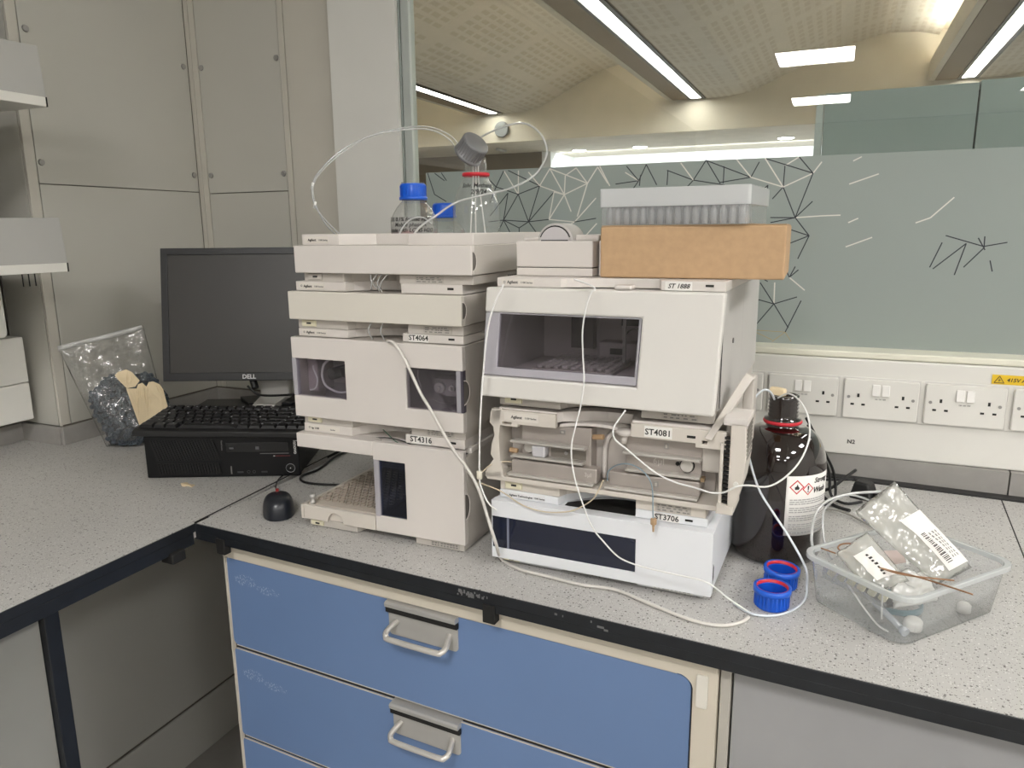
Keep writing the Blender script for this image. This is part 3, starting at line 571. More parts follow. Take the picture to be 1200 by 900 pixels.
q.build('paint_chips', mat('chip_grey', (112, 112, 112), 0.7), wt)
lw = thing('worktop', 'grey speckled side worktop carrying computer and bag of caps', 'worktop', (0, 0, B))
MB().prism([(-1.95, -0.4), (-1.0705, -0.4), (-1.0705, 0.967), (-1.0735, 1.13), (-1.101, 1.47), (-1.03, 1.745), (-1.09, 1.766), (-1.80, 1.766), (-1.80, 1.245), (-1.95, 1.235)], 'z', -0.029, 0).build('slab', BENCH, lw)
MB().box(-1.0703, -1.0675, -0.4, 0.967, -0.0165, -0.0006).build('edge_strip', BLACK, lw, 0.0006)
MB().box(-1.10, -1.069, -0.4, 0.96, -0.04, -0.0175).build('support_rail', BLACK, lw, 0.001)
MB().box(-1.09, -1.06, 0.90, 0.93, -0.055, -0.035).build('clip', DARK, lw, 0.002)
MB().box(-1.135, -1.11, 0.69, 0.716, -0.9, -0.03).build('leg', BLACK, lw, 0.002)
MB().box(-1.135, -1.11, -0.3, -0.27, -0.9, -0.03).build('leg', BLACK, lw, 0.002)
tag(MB().hull([(-1.0720, 0.966, B - 0.004), (-1.0690, 0.966, B - 0.004), (-1.0690, 0.966, B + 0.0012), (-1.0720, 0.966, B + 0.0012)], [(-1.1025, 1.468, B - 0.004), (-1.0995, 1.468, B - 0.004), (-1.0995, 1.468, B + 0.0012), (-1.1025, 1.468, B + 0.0012)]).build('joint_seal', DARK), 'thin black seam between side worktop and main worktop', 'seam')
# upstands
ups = mat('upstand_grey', (150, 147, 143), 0.5, var=0.06, scale=30)
struct('baseboard_1', MB().box(-1.80, -1.79, 1.232, 1.77, B, B + 0.047), ups, 0.001)
struct('baseboard_2', MB().box(-1.79, -1.086, 1.758, 1.77, B, B + 0.047), ups, 0.001)
struct('baseboard_3', MB().box(-1.95, -1.80, 1.226, 1.236, B, B + 0.047), ups, 0.001)
struct('baseboard_4', MB().box(-1.95, -1.94, -0.4, 1.226, B, B + 0.047), ups, 0.001)
struct('baseboard_5', MB().prism([(-1.086, 1.769), (-1.086, 1.745), (0.0, 1.708), (0.350, 1.688), (0.350, 1.769)], 'z', B - 0.01, B + 0.0515), ups)
struct('baseboard_6', MB().prism([(0.353, 1.769), (0.353, 1.688), (1.6, 1.61), (1.6, 1.769)], 'z', B - 0.01, B + 0.0515), ups)
st_ = mat('seal_dark', (92, 86, 78), 0.6)
struct('trim_8', MB().box(-1.80, -1.797, 1.24, 1.77, B + 0.046, B + 0.051), st_)
struct('trim_9', MB().box(-1.797, -1.086, 1.765, 1.77, B + 0.046, B + 0.051), st_)
# panel under the side worktop
kp = thing('modesty_panel', 'grey panel closing the knee space under the side worktop', 'panel', (-1.54, 0, 0))
MB().box(-0.02, 0, -0.4, 1.70, 0.160, B - 0.03).build('board', GPANEL, kp, 0.001)
MB().box(-0.02, 0.006, -0.4, 1.70, 0.0, 0.158).build('skirting', GPANEL, kp, 0.002)
MB().box(0.0, 0.002, -0.4, 1.70, 0.158, 0.162).build('seam', st_, kp)
tag(MB().box(-1.13, -1.122, -0.35, 0.689, 0.0, B - 0.045).build('end_panel', mat('end_panel_grey', (140, 139, 134), 0.6), bevel=0.001), 'flat grey panel left of the black leg, under side worktop', 'panel')

# drawer cabinet
cb = thing('drawer_cabinet', 'beige framed base cabinet with wide blue drawers under main worktop', 'cabinet', F(0.03, 0.022, -0.9), -3.43)
# local: x = u-0.03, z from floor
MB().plate(0.0085, 0.934, 0.03, 0.862, [(0.0095, 0.901, 0.05, 0.832)], 0, 0.02).prism([(0.9015, 0.8325)] + [(0.879 + 0.0225 * math.cos(math.radians(a)), 0.81 + 0.0225 * math.sin(math.radians(a))) for a in range(90, -1, -10)][::1], 'y', 0, 0.02).build('frame', BEIGEC, cb, 0.003)
MB().box(0.009, 0.933, 0.05, 0.62, 0.03, 0.83).build('carcass', BEIGEC, cb)
MB().box(0.0085, 0.934, -0.002, 0.01, 0.846, 0.862).build('top_rail', BEIGEC, cb, 0.002)
MB().prism(rrect(0.906, 0.922, 0.79, 0.84, 0.003), 'y', -0.004, 0.0).build('cover_tab', mat('tab_pale', (216, 212, 202), 0.5), cb, 0.001)
MB().box(0.0097, 0.9, 0.0105, 0.05, 0.055, 0.831).build('inner_shadow_gap', mat('gap_shade_brown', (62, 56, 48), 0.7), cb)  # dark slab, stands in for the shadow in the gaps between drawers
def corners(x0, x1, z0, z1):
    P = []
    for cx, cz, a0, r in ((x1 - 0.02, z1 - 0.02, 0, 0.02), (x0 + 0.005, z1 - 0.005, 90, 0.005), (x0 + 0.011, z0 + 0.011, 180, 0.011), (x1 - 0.011, z0 + 0.011, 270, 0.011)):
        for i in range(7):
            a = math.radians(a0 + 15 * i); P.append((cx + r * math.cos(a), cz + r * math.sin(a)))
    return P
rows = ((0.6475, 0.829), (0.4485, 0.6385), (0.2605, 0.4395), (0.06, 0.2515))
for i, (z0, z1) in enumerate(rows):
    d = MB().prism(rrect(0.0115, 0.898, z0, z1, 0.007) if i else corners(0.0115, 0.898, z0, z1), 'y', 0.004, 0.0095).xf(lambda p: (p[0] - 0.0115, p[1], p[2] - z0)).build('drawer', SCUFF if i < 2 else BLUED, cb, 0.0012)
    d.location = (0.0115, 0, z0)
    h = z1 - z0
    MB().box(0.005, 0.866, 0.0036, 0.0062, h - 0.0002, h + 0.0009).box(0.008, 0.878, 0.0036, 0.0062, -0.0009, 0.0002).box(-0.0009, 0.0002, 0.0036, 0.0062, 0.01, h - 0.006).build('edge_lipping', mat('pale_lipping', (206, 200, 190), 0.5), d)
    x0, x1 = 0.378, 0.513
    MB().prism(rrect(x0, x1, h - 0.062, h - 0.012, 0.007), 'y', 0.0015, 0.004).build('handle_plate', SILVER, d, 0.0006)
    MB().prism([(0.004, h - 0.009), (-0.008, h - 0.0085), (-0.009, h - 0.002), (-0.006, h + 0.0005), (0.012, h + 0.002), (0.012, h - 0.002)], 'x', x0 - 0.001, x1 + 0.001).build('grip_lip', SILVER, d, 0.0005)
    MB().box(x0 - 0.002, x1 + 0.002, -0.0045, 0.002, h - 0.0195, h - 0.010).build('grip_band', DARK, d, 0.0005)
    zc = h - 0.036
    MB().tube([(x0 + 0.016, 0.003, zc), (x0 + 0.013, -0.008, zc - 0.004), (x0 + 0.010, -0.02, zc - 0.010), (x0 + 0.014, -0.027, zc - 0.014), (x0 + 0.026, -0.03, zc - 0.0155),
               (x1 - 0.026, -0.03, zc - 0.0155), (x1 - 0.014, -0.027, zc - 0.014), (x1 - 0.010, -0.02, zc - 0.010), (x1 - 0.013, -0.008, zc - 0.004), (x1 - 0.016, 0.003, zc)], 0.0048, 12, 4).build('handle_bar', RAILM, d)
mk = MB(); mk.tube([(0.868, 0.0031, 0.155), (0.872, 0.0031, 0.15), (0.876, 0.0031, 0.158)], 0.0008, 5, 3)
tag(MB().prism([(0.936, 0.03), (0.950, 0.03), (0.950, 0.05), (0.936, 0.05)], 'z', 0.05, 0.86).xf(lambda p: tuple(Vector(F(p[0] + 0.03, p[1], p[2] - 0.9)))).build('filler_strip', mat('filler', (176, 172, 164), 0.5), bevel=0.001), 'narrow grey filler strip right of the drawer cabinet', 'filler strip')
tag(MB().box(0.9825, 3.3, 0.035, 0.055, 0.0, 0.866).xf(lambda p: tuple(Vector(F(p[0], p[1], p[2] - 0.9)))).build('modesty_panel', mat('pale_grey_panel', (154, 154, 155), 0.5), bevel=0.001), 'pale grey panel under main worktop, right of the blue drawers', 'panel')
mk.bm.free()

# shelves and side trunking on the left wall
for i, (zt, zb, ht, nm) in enumerate(((0.825, 0.805, 0.105, 'upper'), (0.470, 0.450, 0.100, 'lower'))):
    t = thing('wall_shelf', '%s grey metal wall shelf with white front edge at the left' % nm, 'shelf', (-1.6, 1.165, B + zb))
    MB().box(-0.35, 0.0, -0.9, 0, 0, zt - zb).build('board', WHITE, t, 0.0012)
    MB().box(-0.004, 0.0005, -0.003, 0.0006, 0.0, zt - zb).build('end_seam', DARK, t)
    MB().hull([(-0.006, -0.9, zt - zb), (-0.001, -0.9, zt - zb), (-0.001, 0, zt - zb), (-0.006, 0, zt - zb)],
              [(-0.012, -0.9, zt - zb + ht * 0.86), (-0.009, -0.9, zt - zb + ht * 0.86), (-0.009, -0.0, zt - zb + ht), (-0.012, -0.0, zt - zb + ht)]).build('upstand', SHELFG, t, 0.0008)
    MB().box(-0.35, -0.345, -0.9, 0, -0.05, 0).build('wall_bracket', SHELFG, t)
st = thing('side_trunking', 'white two-part trunking on left wall under the shelves', 'trunking', (-1.95, 0, B))
MB().box(0, 0.08, -0.4, 1.215, 0.165, 0.281).build('upper_cover', WHITE, st, 0.003)
MB().box(0, 0.08, -0.4, 1.215, 0.068, 0.1635).build('lower_cover', WHITE, st, 0.003)
tag(MB().prism(rrect(0.9, 1.136, B + 0.293, B + 0.425, 0.012), 'x', -1.95, -1.8).build('paper_towel_box', WHITE, bevel=0.004), 'white rounded box on the side trunking under the lower shelf', 'box')
pg = thing('hanging_hooks', 'small dark hooks under the front of the lower shelf', 'hooks', (-1.62, 1.07, B + 0.45))
for k in range(3): MB().tube([(0, k * 0.014, 0.004), (0, k * 0.014, -0.028)], 0.0013, 6, 1).build('hook', DARK, pg)

# ------------------------------------------------------------------ instruments (local: x right, y back, z up from the module's own foot)
IW, ID = 0.339, 0.43
def band_pts(x0, x1, yf, xl, xr, dep):
    """plan of a foot or plinth: front blocks left and right, hollow between"""
    P = [(x0, ID), (x0, yf), (xl, yf)]
    for i in range(9):
        t = i / 8; P.append((xl + 0.006 + (xr - 0.008 - xl - 0.006) * t, yf + dep * (0.28 + 0.72 * math.sin(min(1, t * 1.5) * math.pi / 2))))
    P += [(xr, yf), (x1, yf), (x1, ID)]
    return P
def foot(t, z0, z1, m, xl=0.112, xr=0.232, y=0.014, label=True, w=IW, key=IVORY, dep=0.06):
    MB().prism(band_pts(0.008, w - 0.004, y, xl, xr, dep), 'z', z0, z1).build('foot_band', m, t, 0.001)
    k = MB().box(0.018, 0.047, y - 0.0035, y + 0.001, z0 + (z1 - z0) * 0.22, z0 + (z1 - z0) * 0.9).build('power_key', key, t, 0.001)
    MB().box(0.029, 0.038, y - 0.0042, y - 0.003, z0 + (z1 - z0) * 0.5, z0 + (z1 - z0) * 0.68).build('key_mark', INK, k)
    if label:
        p = MB().box(xr + 0.03, xr + 0.082, y - 0.0006, y, z0 + 0.002, z1 - 0.002).build('serial_plate', mat('serial_grey', (178, 172, 165), 0.5), t)
        q = MB(); h = z1 - z0 - 0.004
        for r in range(3):
            x = xr + 0.033
            while x < xr + 0.078:
                d = random.uniform(0.002, 0.008); q.box(x, min(x + d, xr + 0.08), y - 0.0011, y - 0.0006, z0 + 0.0025 + h * (r + .25) / 3.3, z0 + 0.0025 + h * (r + .65) / 3.3); x += d + random.uniform(0.001, 0.006)
        q.build('serial_print', INKG, p)
def plinth(t, z0, z1, m, xl=0.112, xr=0.222, y=0.014, tagtxt=None, w=IW, logo='Agilent', series='1100 Series', dep=0.06, led=True, tagx=0.012, rub=False, hand=False):
    MB().prism(band_pts(0.008, w - 0.004, y, xl, xr, dep), 'z', z0, z1).build('top_band', m, t, 0.001)
    h = z1 - z0
    lg = MB().box(0.016, 0.016 + (0.052 if logo == 'Agilent' else 0.07), y - 0.0005, y, z0 + h * 0.2, z0 + h * 0.86).build('logo_plate', mat('logo_plate', (218, 212, 204), 0.4), t)
    star = MB()
    for k in range(8):
        a = math.pi * k / 4; star.box(0.0205 + 0.0015 * math.cos(a) - 0.0004, 0.0205 + 0.0015 * math.cos(a) + 0.0004, y - 0.001, y - 0.0005, z0 + h * 0.52 + 0.0015 * math.sin(a) - 0.0004, z0 + h * 0.52 + 0.0015 * math.sin(a) + 0.0004)
    star.build('emblem', INKG, lg)
    text('lettering', logo, 0.0062 if logo == 'Agilent' else 0.005, INK, lg, 0.025, y - 0.0007, z0 + h * 0.37)
    text('lettering', series, 0.0042, INKG, lg, 0.047 if logo == 'Agilent' else 0.066, y - 0.0007, z0 + h * 0.39)
    if led: MB().box(w - 0.031, w - 0.020, y - 0.0006, y + 0.001, z0 + h * 0.45, z0 + h * 0.68).build('status_lamp', DARK, t)
    if tagtxt:
        s_ = MB().box(xr + tagx, xr + tagx + 0.037, y - 0.0007, y, z0 + 0.0006, z1 - 0.001).build('number_sticker', LABELW, t)
        text('lettering', tagtxt, h * (0.86 if not hand else 0.66), INK, s_, xr + tagx + 0.0185, y - 0.0009, z0 + h * 0.27, 'CENTER', shear=0.3 if hand else 0)
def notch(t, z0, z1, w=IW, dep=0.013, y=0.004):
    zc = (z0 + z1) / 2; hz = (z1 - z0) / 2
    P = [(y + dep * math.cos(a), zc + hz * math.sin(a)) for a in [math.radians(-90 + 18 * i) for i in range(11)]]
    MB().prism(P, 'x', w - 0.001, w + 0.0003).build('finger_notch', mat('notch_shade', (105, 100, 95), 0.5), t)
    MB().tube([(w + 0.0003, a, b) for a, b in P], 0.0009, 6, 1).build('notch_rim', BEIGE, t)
def shell(t, z0, z1, m, y0=0.012, cav=0.012, w=IW, open_left=False, side=None):
    sd = side or m
    mb = MB()
    mb.box(0.0, w, cav, ID, z0, z1) if cav <= 0.02 else mb.box(0.0, w, cav, ID, z0, z1)
    mb.build('body', sd, t, 0.0015)
    if cav > 0.02:
        k = MB().box(0, w, y0, cav, z0, z0 + 0.006).box(0, w, y0, cav, z1 - 0.006, z1).box(w - 0.005, w, y0, cav, z0 + 0.006, z1 - 0.006)
        if not open_left: k.box(0, 0.005, y0, cav, z0 + 0.006, z1 - 0.006)
        k.build('cavity_wall', sd, t)

# --- left stack
LX, LY = -0.875, 1.035
# sampler with pull-out vial tray (lowest)
t = thing('vial_tray_autosampler', 'beige autosampler with open side and pull-out vial tray, lowest in left stack', 'lab instrument', (LX, LY, B))
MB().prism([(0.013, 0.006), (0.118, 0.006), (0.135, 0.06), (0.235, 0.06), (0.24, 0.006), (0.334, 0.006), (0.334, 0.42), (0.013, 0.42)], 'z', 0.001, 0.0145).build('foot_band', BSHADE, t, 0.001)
k = MB().box(0.018, 0.045, 0.003, 0.007, 0.0035, 0.012).build('power_key', IVORY, t, 0.0008); MB().box(0.028, 0.037, 0.0022, 0.0032, 0.006, 0.009).build('key_mark', INK, k)
sp = MB().box(0.27, 0.325, 0.0054, 0.006, 0.003, 0.0125).build('serial_plate', mat('serial_grey', (178, 172, 165)), t)
q = MB()
for r in range(2):
    for c_ in range(9): q.box(0.272 + c_ * 0.0058, 0.272 + c_ * 0.0058 + random.uniform(0.002, 0.005), 0.0048, 0.0054, 0.0045 + r * 0.0038, 0.0063 + r * 0.0038)
q.build('serial_print', INKG, sp)
MB().plate(0.1625, IW, 0.0145, 0.178, [(0.1625, 0.2265, 0.044, 0.1455)], 0.0, 0.012).build('front_cover', BEIGE, t, 0.0015)
MB().box(0.0, 0.1625, 0.0, 0.03, 0.152, 0.178).build('top_beam', BEIGE, t, 0.0015)
MB().box(0.0, IW, 0.0305, ID, 0.168, 0.178).build('top_panel', BEIGE, t, 0.0015)
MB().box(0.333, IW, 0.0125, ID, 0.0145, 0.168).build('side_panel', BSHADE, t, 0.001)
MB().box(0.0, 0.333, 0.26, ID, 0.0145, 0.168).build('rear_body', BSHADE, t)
MB().box(0.17, 0.332, 0.1, 0.25, 0.016, 0.165).build('inner_block', mat('inner_grey', (92, 90, 92), 0.6), t)
MB().box(0.128, 0.168, 0.19, 0.25, 0.05, 0.165).build('gripper_column', mat('inner_dark', (52, 50, 54), 0.5), t)
w_ = MB().box(0.1735, 0.2265, 0.003, 0.006, 0.044, 0.1455).build('window', SMOKEB, t)
MB().box(0.163, 0.1735, -0.0005, 0.012, 0.042, 0.146).build('window_edge', CLEARP, t, 0.002)
tr_ = MB().plate(0.0, 0.1615, 0.0145, 0.041, [], 0.0, 0.008)
tr_.bm.free()
def tray_front(x0, x1, z0, z1, cx, r):
    P = [(x0, z0), (cx - r, z0)] + [(cx - r * math.cos(a), z0 + r * 1.1 * math.sin(a)) for a in [math.radians(15 * i) for i in range(1, 12)]] + [(cx + r, z0), (x1, z0), (x1, z1), (x0, z1)]
    return P
d = MB().prism(tray_front(0.006, 0.1615, 0.0145, 0.041, 0.075, 0.017), 'y', 0.0, 0.008).build('tray_drawer', BEIGE2, t, 0.0008)
MB().box(0.058, 0.092, 0.012, 0.014, 0.0145, 0.036).build('grip_recess', mat('grip_shade', (104, 99, 94)), d)
MB().prism([(0.0, 0.041), (0.0, 0.014), (0.012, 0.012), (0.25, 0.012), (0.25, 0.041)], 'x', -0.001, 0.005).build('tray_side', BEIGE2, d, 0.0008)
MB().box(0.006, 0.168, 0.008, 0.25, 0.015, 0.036).build('tray_base', BEIGE2, d)
rk = MB().box(0.008, 0.168, 0.012, 0.245, 0.036, 0.041).build('vial_rack', mat('rack_beige', (198, 188, 176), 0.5), d, 0.001)
hb = MB()
for r in range(15):
    for c_ in range(10):
        x = 0.018 + c_ * 0.0155 + (0.00775 if r % 2 else 0); y = 0.036 + r * 0.0135
        if x < 0.162: hb.lathe([(0.0058, 0.0412), (0.0058, 0.0436), (0.0049, 0.0436), (0.0049, 0.0385), (0, 0.0385)], 10, (x, y))
hb.build('vial_pocket', mat('pocket_shade', (150, 138, 126), 0.6), d, kind='stuff')
MB().lathe([(0, 0.041), (0.005, 0.041), (0.005, 0.046), (0.0035, 0.047), (0.0035, 0.052), (0.006, 0.053), (0.0055, 0.059), (0, 0.059)], 16, (0.018, 0.012)).build('tray_knob', SILVER, d)
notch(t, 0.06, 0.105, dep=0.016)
plinth(t, 0.1785, 0.1945, BEIGE, xl=0.112, xr=0.222, tagtxt='ST4316', logo='hp 1100', series='Series')
# pump with two windows
t = thing('pump_module', 'beige pump with two smoked windows, second from bottom in left stack', 'lab instrument', (LX + 0.002, LY, B + 0.195))
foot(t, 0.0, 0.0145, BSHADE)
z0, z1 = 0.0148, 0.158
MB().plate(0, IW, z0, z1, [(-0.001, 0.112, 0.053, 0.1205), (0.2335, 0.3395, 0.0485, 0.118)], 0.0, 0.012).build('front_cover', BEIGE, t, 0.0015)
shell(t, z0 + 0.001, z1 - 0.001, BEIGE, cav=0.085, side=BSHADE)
MB().box(0.006, IW - 0.006, 0.082, 0.0845, z0 + 0.008, z1 - 0.008).build('back_plate', mat('pump_back', (150, 145, 146), 0.5), t)
w1 = MB().box(0.0075, 0.112, 0.003, 0.0055, 0.053, 0.1205).build('left_window', SMOKE, t)
MB().box(-0.0008, 0.0075, 0.0005, 0.012, 0.053, 0.1205).build('window_edge', CLEARP, t, 0.001)
w2 = MB().box(0.2335, 0.3265, 0.003, 0.0055, 0.0485, 0.118).build('right_window', SMOKE, t)
MB().box(0.3265, 0.3345, 0.001, 0.012, 0.0485, 0.118).build('window_edge', CLEARP, t, 0.001)
MB().box(0.3345, 0.3392, 0.001, 0.012, 0.0485, 0.118).build('window_corner', mat('smoke_solid', (70, 66, 76), 0.3), t, 0.001)
kb = MB().cyl((0.069, 0.018, 0.092), (0.081, 0.08, 0.096), 0.0105, 20).cyl((0.086, 0.03, 0.095), (0.092, 0.08, 0.098), 0.0095, 20).build('purge_knob', mat('knob_black', (20, 20, 21), 0.4), t, 0.0015)
MB().tube([(0.062, 0.03, 0.118), (0.047, 0.028, 0.106), (0.042, 0.028, 0.085), (0.049, 0.03, 0.066), (0.072, 0.035, 0.056), (0.085, 0.05, 0.056)], 0.0022, 8, 4).build('inner_tube', TUBEW, t)
MB().tube([(0.012, 0.03, 0.057), (0.025, 0.03, 0.062), (0.031, 0.028, 0.08), (0.022, 0.03, 0.1), (0.025, 0.04, 0.117)], 0.0016, 6, 4).build('inner_tube', TUBEW, t)
MB().box(0.05, 0.108, 0.05, 0.08, 0.07, 0.1).build('valve_block', mat('valve_grey', (176, 172, 168), 0.4, 0.2), t, 0.002)
MB().tube([(0.055, 0.048, 0.083), (0.063, 0.046, 0.078), (0.072, 0.048, 0.084), (0.082, 0.046, 0.078), (0.092, 0.048, 0.084)], 0.0009, 6, 4).build('inner_capillary', STEEL, t)
MB().box(0.008, 0.03, 0.03, 0.08, 0.055, 0.115).build('pump_head', mat('pump_pale', (168, 158, 158), 0.5), t, 0.003)
cb_ = MB().box(0.262, 0.31, 0.045, 0.08, 0.064, 0.094).build('valve_block', mat('valve_dim', (150, 146, 146), 0.4), t, 0.001)
MB().cyl((0.275, 0.045, 0.079), (0.275, 0.036, 0.079), 0.009, 20).cyl((0.275, 0.036, 0.079), (0.275, 0.03, 0.079), 0.005, 6).build('fitting', SILVER, cb_)
MB().cyl((0.297, 0.045, 0.079), (0.297, 0.040, 0.079), 0.0055, 18).cyl((0.297, 0.040, 0.079), (0.297, 0.034, 0.079), 0.003, 6).build('fitting', SILVER, cb_)
MB().tube([(0.245, 0.02, 0.112), (0.244, 0.022, 0.096), (0.251, 0.02, 0.082), (0.243, 0.024, 0.07)], 0.0012, 6, 4).tube([(0.24, 0.03, 0.055), (0.265, 0.03, 0.06), (0.28, 0.035, 0.054), (0.32, 0.03, 0.056)], 0.001, 6, 4).build('inner_capillary', STEEL, t)
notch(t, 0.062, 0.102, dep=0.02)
plinth(t, 0.1585, 0.1725, BEIGE, tagtxt='ST4064')
# slim module
t = thing('slim_module', 'slim blank cream module, third from bottom in left stack', 'lab instrument', (LX + 0.0025, LY, B + 0.368))
foot(t, 0.0, 0.0155, BSHADE)
MB().box(0, IW, 0, 0.012, 0.0165, 0.065).build('front_cover', mat('cover_cream', (211, 206, 196), 0.45, var=0.03), t, 0.0015)
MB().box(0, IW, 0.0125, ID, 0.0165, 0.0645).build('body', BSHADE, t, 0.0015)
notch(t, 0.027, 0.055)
plinth(t, 0.0655, 0.0815, BEIGE)
# top module with bottle tray
t = thing('solvent_tray_module', 'slim beige top module of left stack with open bottle tray', 'lab instrument', (-0.853, LY, B + 0.4495))
foot(t, 0.0, 0.0145, BSHADE, xl=0.09, xr=0.2, key=BSHADE)
MB().box(0, IW, 0, 0.012, 0.0155, 0.0615).build('front_cover', BEIGE, t, 0.0015)
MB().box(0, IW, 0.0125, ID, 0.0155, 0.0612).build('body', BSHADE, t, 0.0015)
vs = MB()
for k in range(22): vs.box(IW - 0.0005, IW + 0.0003, 0.14 + k * 0.008, 0.1435 + k * 0.008, 0.005, 0.009)
vs.build('vent_slot', DARK, t, kind='stuff')
notch(t, 0.022, 0.052)
rim = MB().box(0.008, 0.085, 0.014, 0.018, 0.0615, 0.080).hull([(0.085, 0.014, 0.0615), (0.085, 0.018, 0.0615), (0.085, 0.018, 0.080), (0.085, 0.014, 0.080)], [(0.135, 0.05, 0.0615), (0.135, 0.054, 0.0615), (0.135, 0.054, 0.080), (0.135, 0.05, 0.080)])
rim.box(0.135, 0.216, 0.05, 0.054, 0.0615, 0.08).box(0.216, 0.22, 0.014, 0.054, 0.0615, 0.08).box(0.22, 0.336, 0.014, 0.018, 0.0615, 0.08)
rim.box(0.008, 0.012, 0.018, 0.42, 0.0615, 0.08).box(0.332, 0.336, 0.018, 0.42, 0.0615, 0.08).box(0.012, 0.332, 0.416, 0.42, 0.0615, 0.08)
rim.build('tray_rim', BEIGE, t, 0.001)
lgp = MB().box(0.013, 0.062, 0.0134, 0.014, 0.065, 0.076).build('logo_plate', MATS['logo_plate'], t)
text('lettering', 'Agilent', 0.006, INK, lgp, 0.021, 0.0132, 0.0685); text('lettering', '1100 Series', 0.004, INKG, lgp, 0.043, 0.0132, 0.0688)

# --- right stack
def Rt(z): return (-0.480, 1.027, B + z)
RA = -1.2
t = thing('white_detector', 'white instrument with long dark blue window, lowest in right stack', 'lab instrument', Rt(0), RA)
W2 = 0.350
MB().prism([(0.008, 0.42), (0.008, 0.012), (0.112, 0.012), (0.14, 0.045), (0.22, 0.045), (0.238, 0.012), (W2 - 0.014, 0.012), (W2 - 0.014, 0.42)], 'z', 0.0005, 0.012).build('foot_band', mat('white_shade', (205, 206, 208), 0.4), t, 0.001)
k = MB().box(0.014, 0.042, 0.0085, 0.0125, 0.003, 0.0105).build('power_key', IVORY, t, 0.0008); MB().box(0.024, 0.032, 0.0078, 0.0087, 0.005, 0.008).build('key_mark', INK, k)
sp = MB().box(0.262, 0.322, 0.0114, 0.012, 0.002, 0.0105).build('serial_plate', mat('serial_white', (214, 212, 208), 0.5), t)
q = MB()
for r in range(2):
    for c_ in range(9): q.box(0.264 + c_ * 0.0062, 0.264 + c_ * 0.0062 + random.uniform(0.002, 0.005), 0.0108, 0.0114, 0.0035 + r * 0.0035, 0.005 + r * 0.0035)
q.build('serial_print', INKG, sp)
MB().plate(0, W2, 0.0125, 0.110, [(0.0015, 0.238, 0.030, 0.083)], -0.006, 0.012).build('front_cover', NWHITE, t, 0.0025)
MB().box(0.001, W2 - 0.001, 0.0125, ID, 0.0125, 0.110).build('body', NWHITE, t, 0.002)
w_ = MB().box(0.0016, 0.2379, -0.0045, 0.01, 0.0301, 0.0829).build('window', DARKWIN, t)
MB().box(0.027, 0.0305, -0.0055, -0.0045, 0.031, 0.082).build('window_line', mat('window_line', (120, 124, 138), 0.4), w_)
vt = MB()
for i in range(3):
    vt.prism([(0.006, 0.04 + i * 0.0), (0.03, 0.075), (0.006, 0.03)], 'x', W2 - 0.0012, W2 - 0.0006)
vt.bm.free()
MB().prism([(0.004, 0.06), (0.012, 0.052), (0.012, 0.036), (0.004, 0.03)], 'x', W2 - 0.002, W2 + 0.0003).build('finger_notch', DARK, t)
P = band_pts(0.007, W2 - 0.012, 0.012, 0.108, 0.232, 0.07)
MB().prism(P, 'z', 0.1105, 0.1235).build('top_band', NWHITE, t, 0.001)
gr = MB().prism([(0.118 + 0.112 * i / 14, 0.022 + 0.05 * math.sin(math.pi * (0.5 + 0.5 * i / 14)) * 0 + 0.052 * math.sin(math.pi * min(1, (i + 1) / 14 * 0.6))) for i in range(15)] + [(0.23, 0.016), (0.118, 0.016)], 'z', 0.1103, 0.1112).build('drain_grille', DARK, t)
lg = MB().box(0.018, 0.086, 0.0114, 0.012, 0.112, 0.1215).build('logo_plate', mat('logo_plate_white', (222, 222, 224), 0.4), t)
text('lettering', 'Agilent Technologies', 0.0048, INK, lg, 0.024, 0.0112, 0.1145); text('lettering', '1200 Series', 0.004, INK, lg, 0.067, 0.0112, 0.1148)
s_ = MB().box(0.258, 0.298, 0.0113, 0.012, 0.111, 0.1225).build('number_sticker', LABELW, t); text('lettering', 'ST3706', 0.0118, INK, s_, 0.279, 0.0109, 0.1132, 'CENTER')
MB().box(0.306, 0.317, 0.0112, 0.0125, 0.116, 0.119).build('status_lamp', DARK, t)

# column compartment, doors off
t = thing('column_compartment', 'beige column oven without doors, metal heater blocks showing, second in right stack', 'lab instrument', Rt(0.124), RA)
foot(t, 0.0, 0.0165, BEIGE2, xl=0.11, xr=0.232, y=0.012)
# local z = rel - 0.124
MB().box(0.0, 0.352, 0.06, ID, 0.0175, 0.137).build('body', BSHADE, t, 0.002)
MB().prism([(-0.014, 0.03), (-0.010, 0.018), (0.352, 0.018), (0.352, 0.026), (0.02, 0.026), (0.012, 0.034)], 'y', 0.0, 0.062).build('bottom_ledge', BEIGE2, t, 0.001)
MB().box(0.012, 0.34, 0.050, 0.060, 0.028, 0.125).build('back_plate', mat('compartment_grey', (180, 173, 167), 0.5, var=0.05), t)
lf = [(-0.014, 0.022), (-0.010, 0.036), (0.002, 0.052), (-0.003, 0.060), (-0.001, 0.078), (0.004, 0.092), (0.002, 0.106), (-0.004, 0.112), (-0.002, 0.131), (0.018, 0.137), (0.014, 0.108), (0.012, 0.09), (0.014, 0.05), (0.018, 0.034), (0.018, 0.022)]
MB().prism(lf, 'y', 0.0, 0.06).build('left_cheek', BEIGE2, t, 0.0012)
tb = MB().prism(band_pts(0.010, 0.338, 0.006, 0.108, 0.225, 0.035), 'z', 0.121, 0.137)
tb.build('top_band', BEIGE, t, 0.001)
MB().plate(0.0, 0.108, 0.109, 0.135, [(0.018, 0.034, 0.112, 0.1155), (0.045, 0.1085, 0.1085, 0.1135)], 0.0, 0.01).build('left_fascia', BEIGE2, t, 0.001)
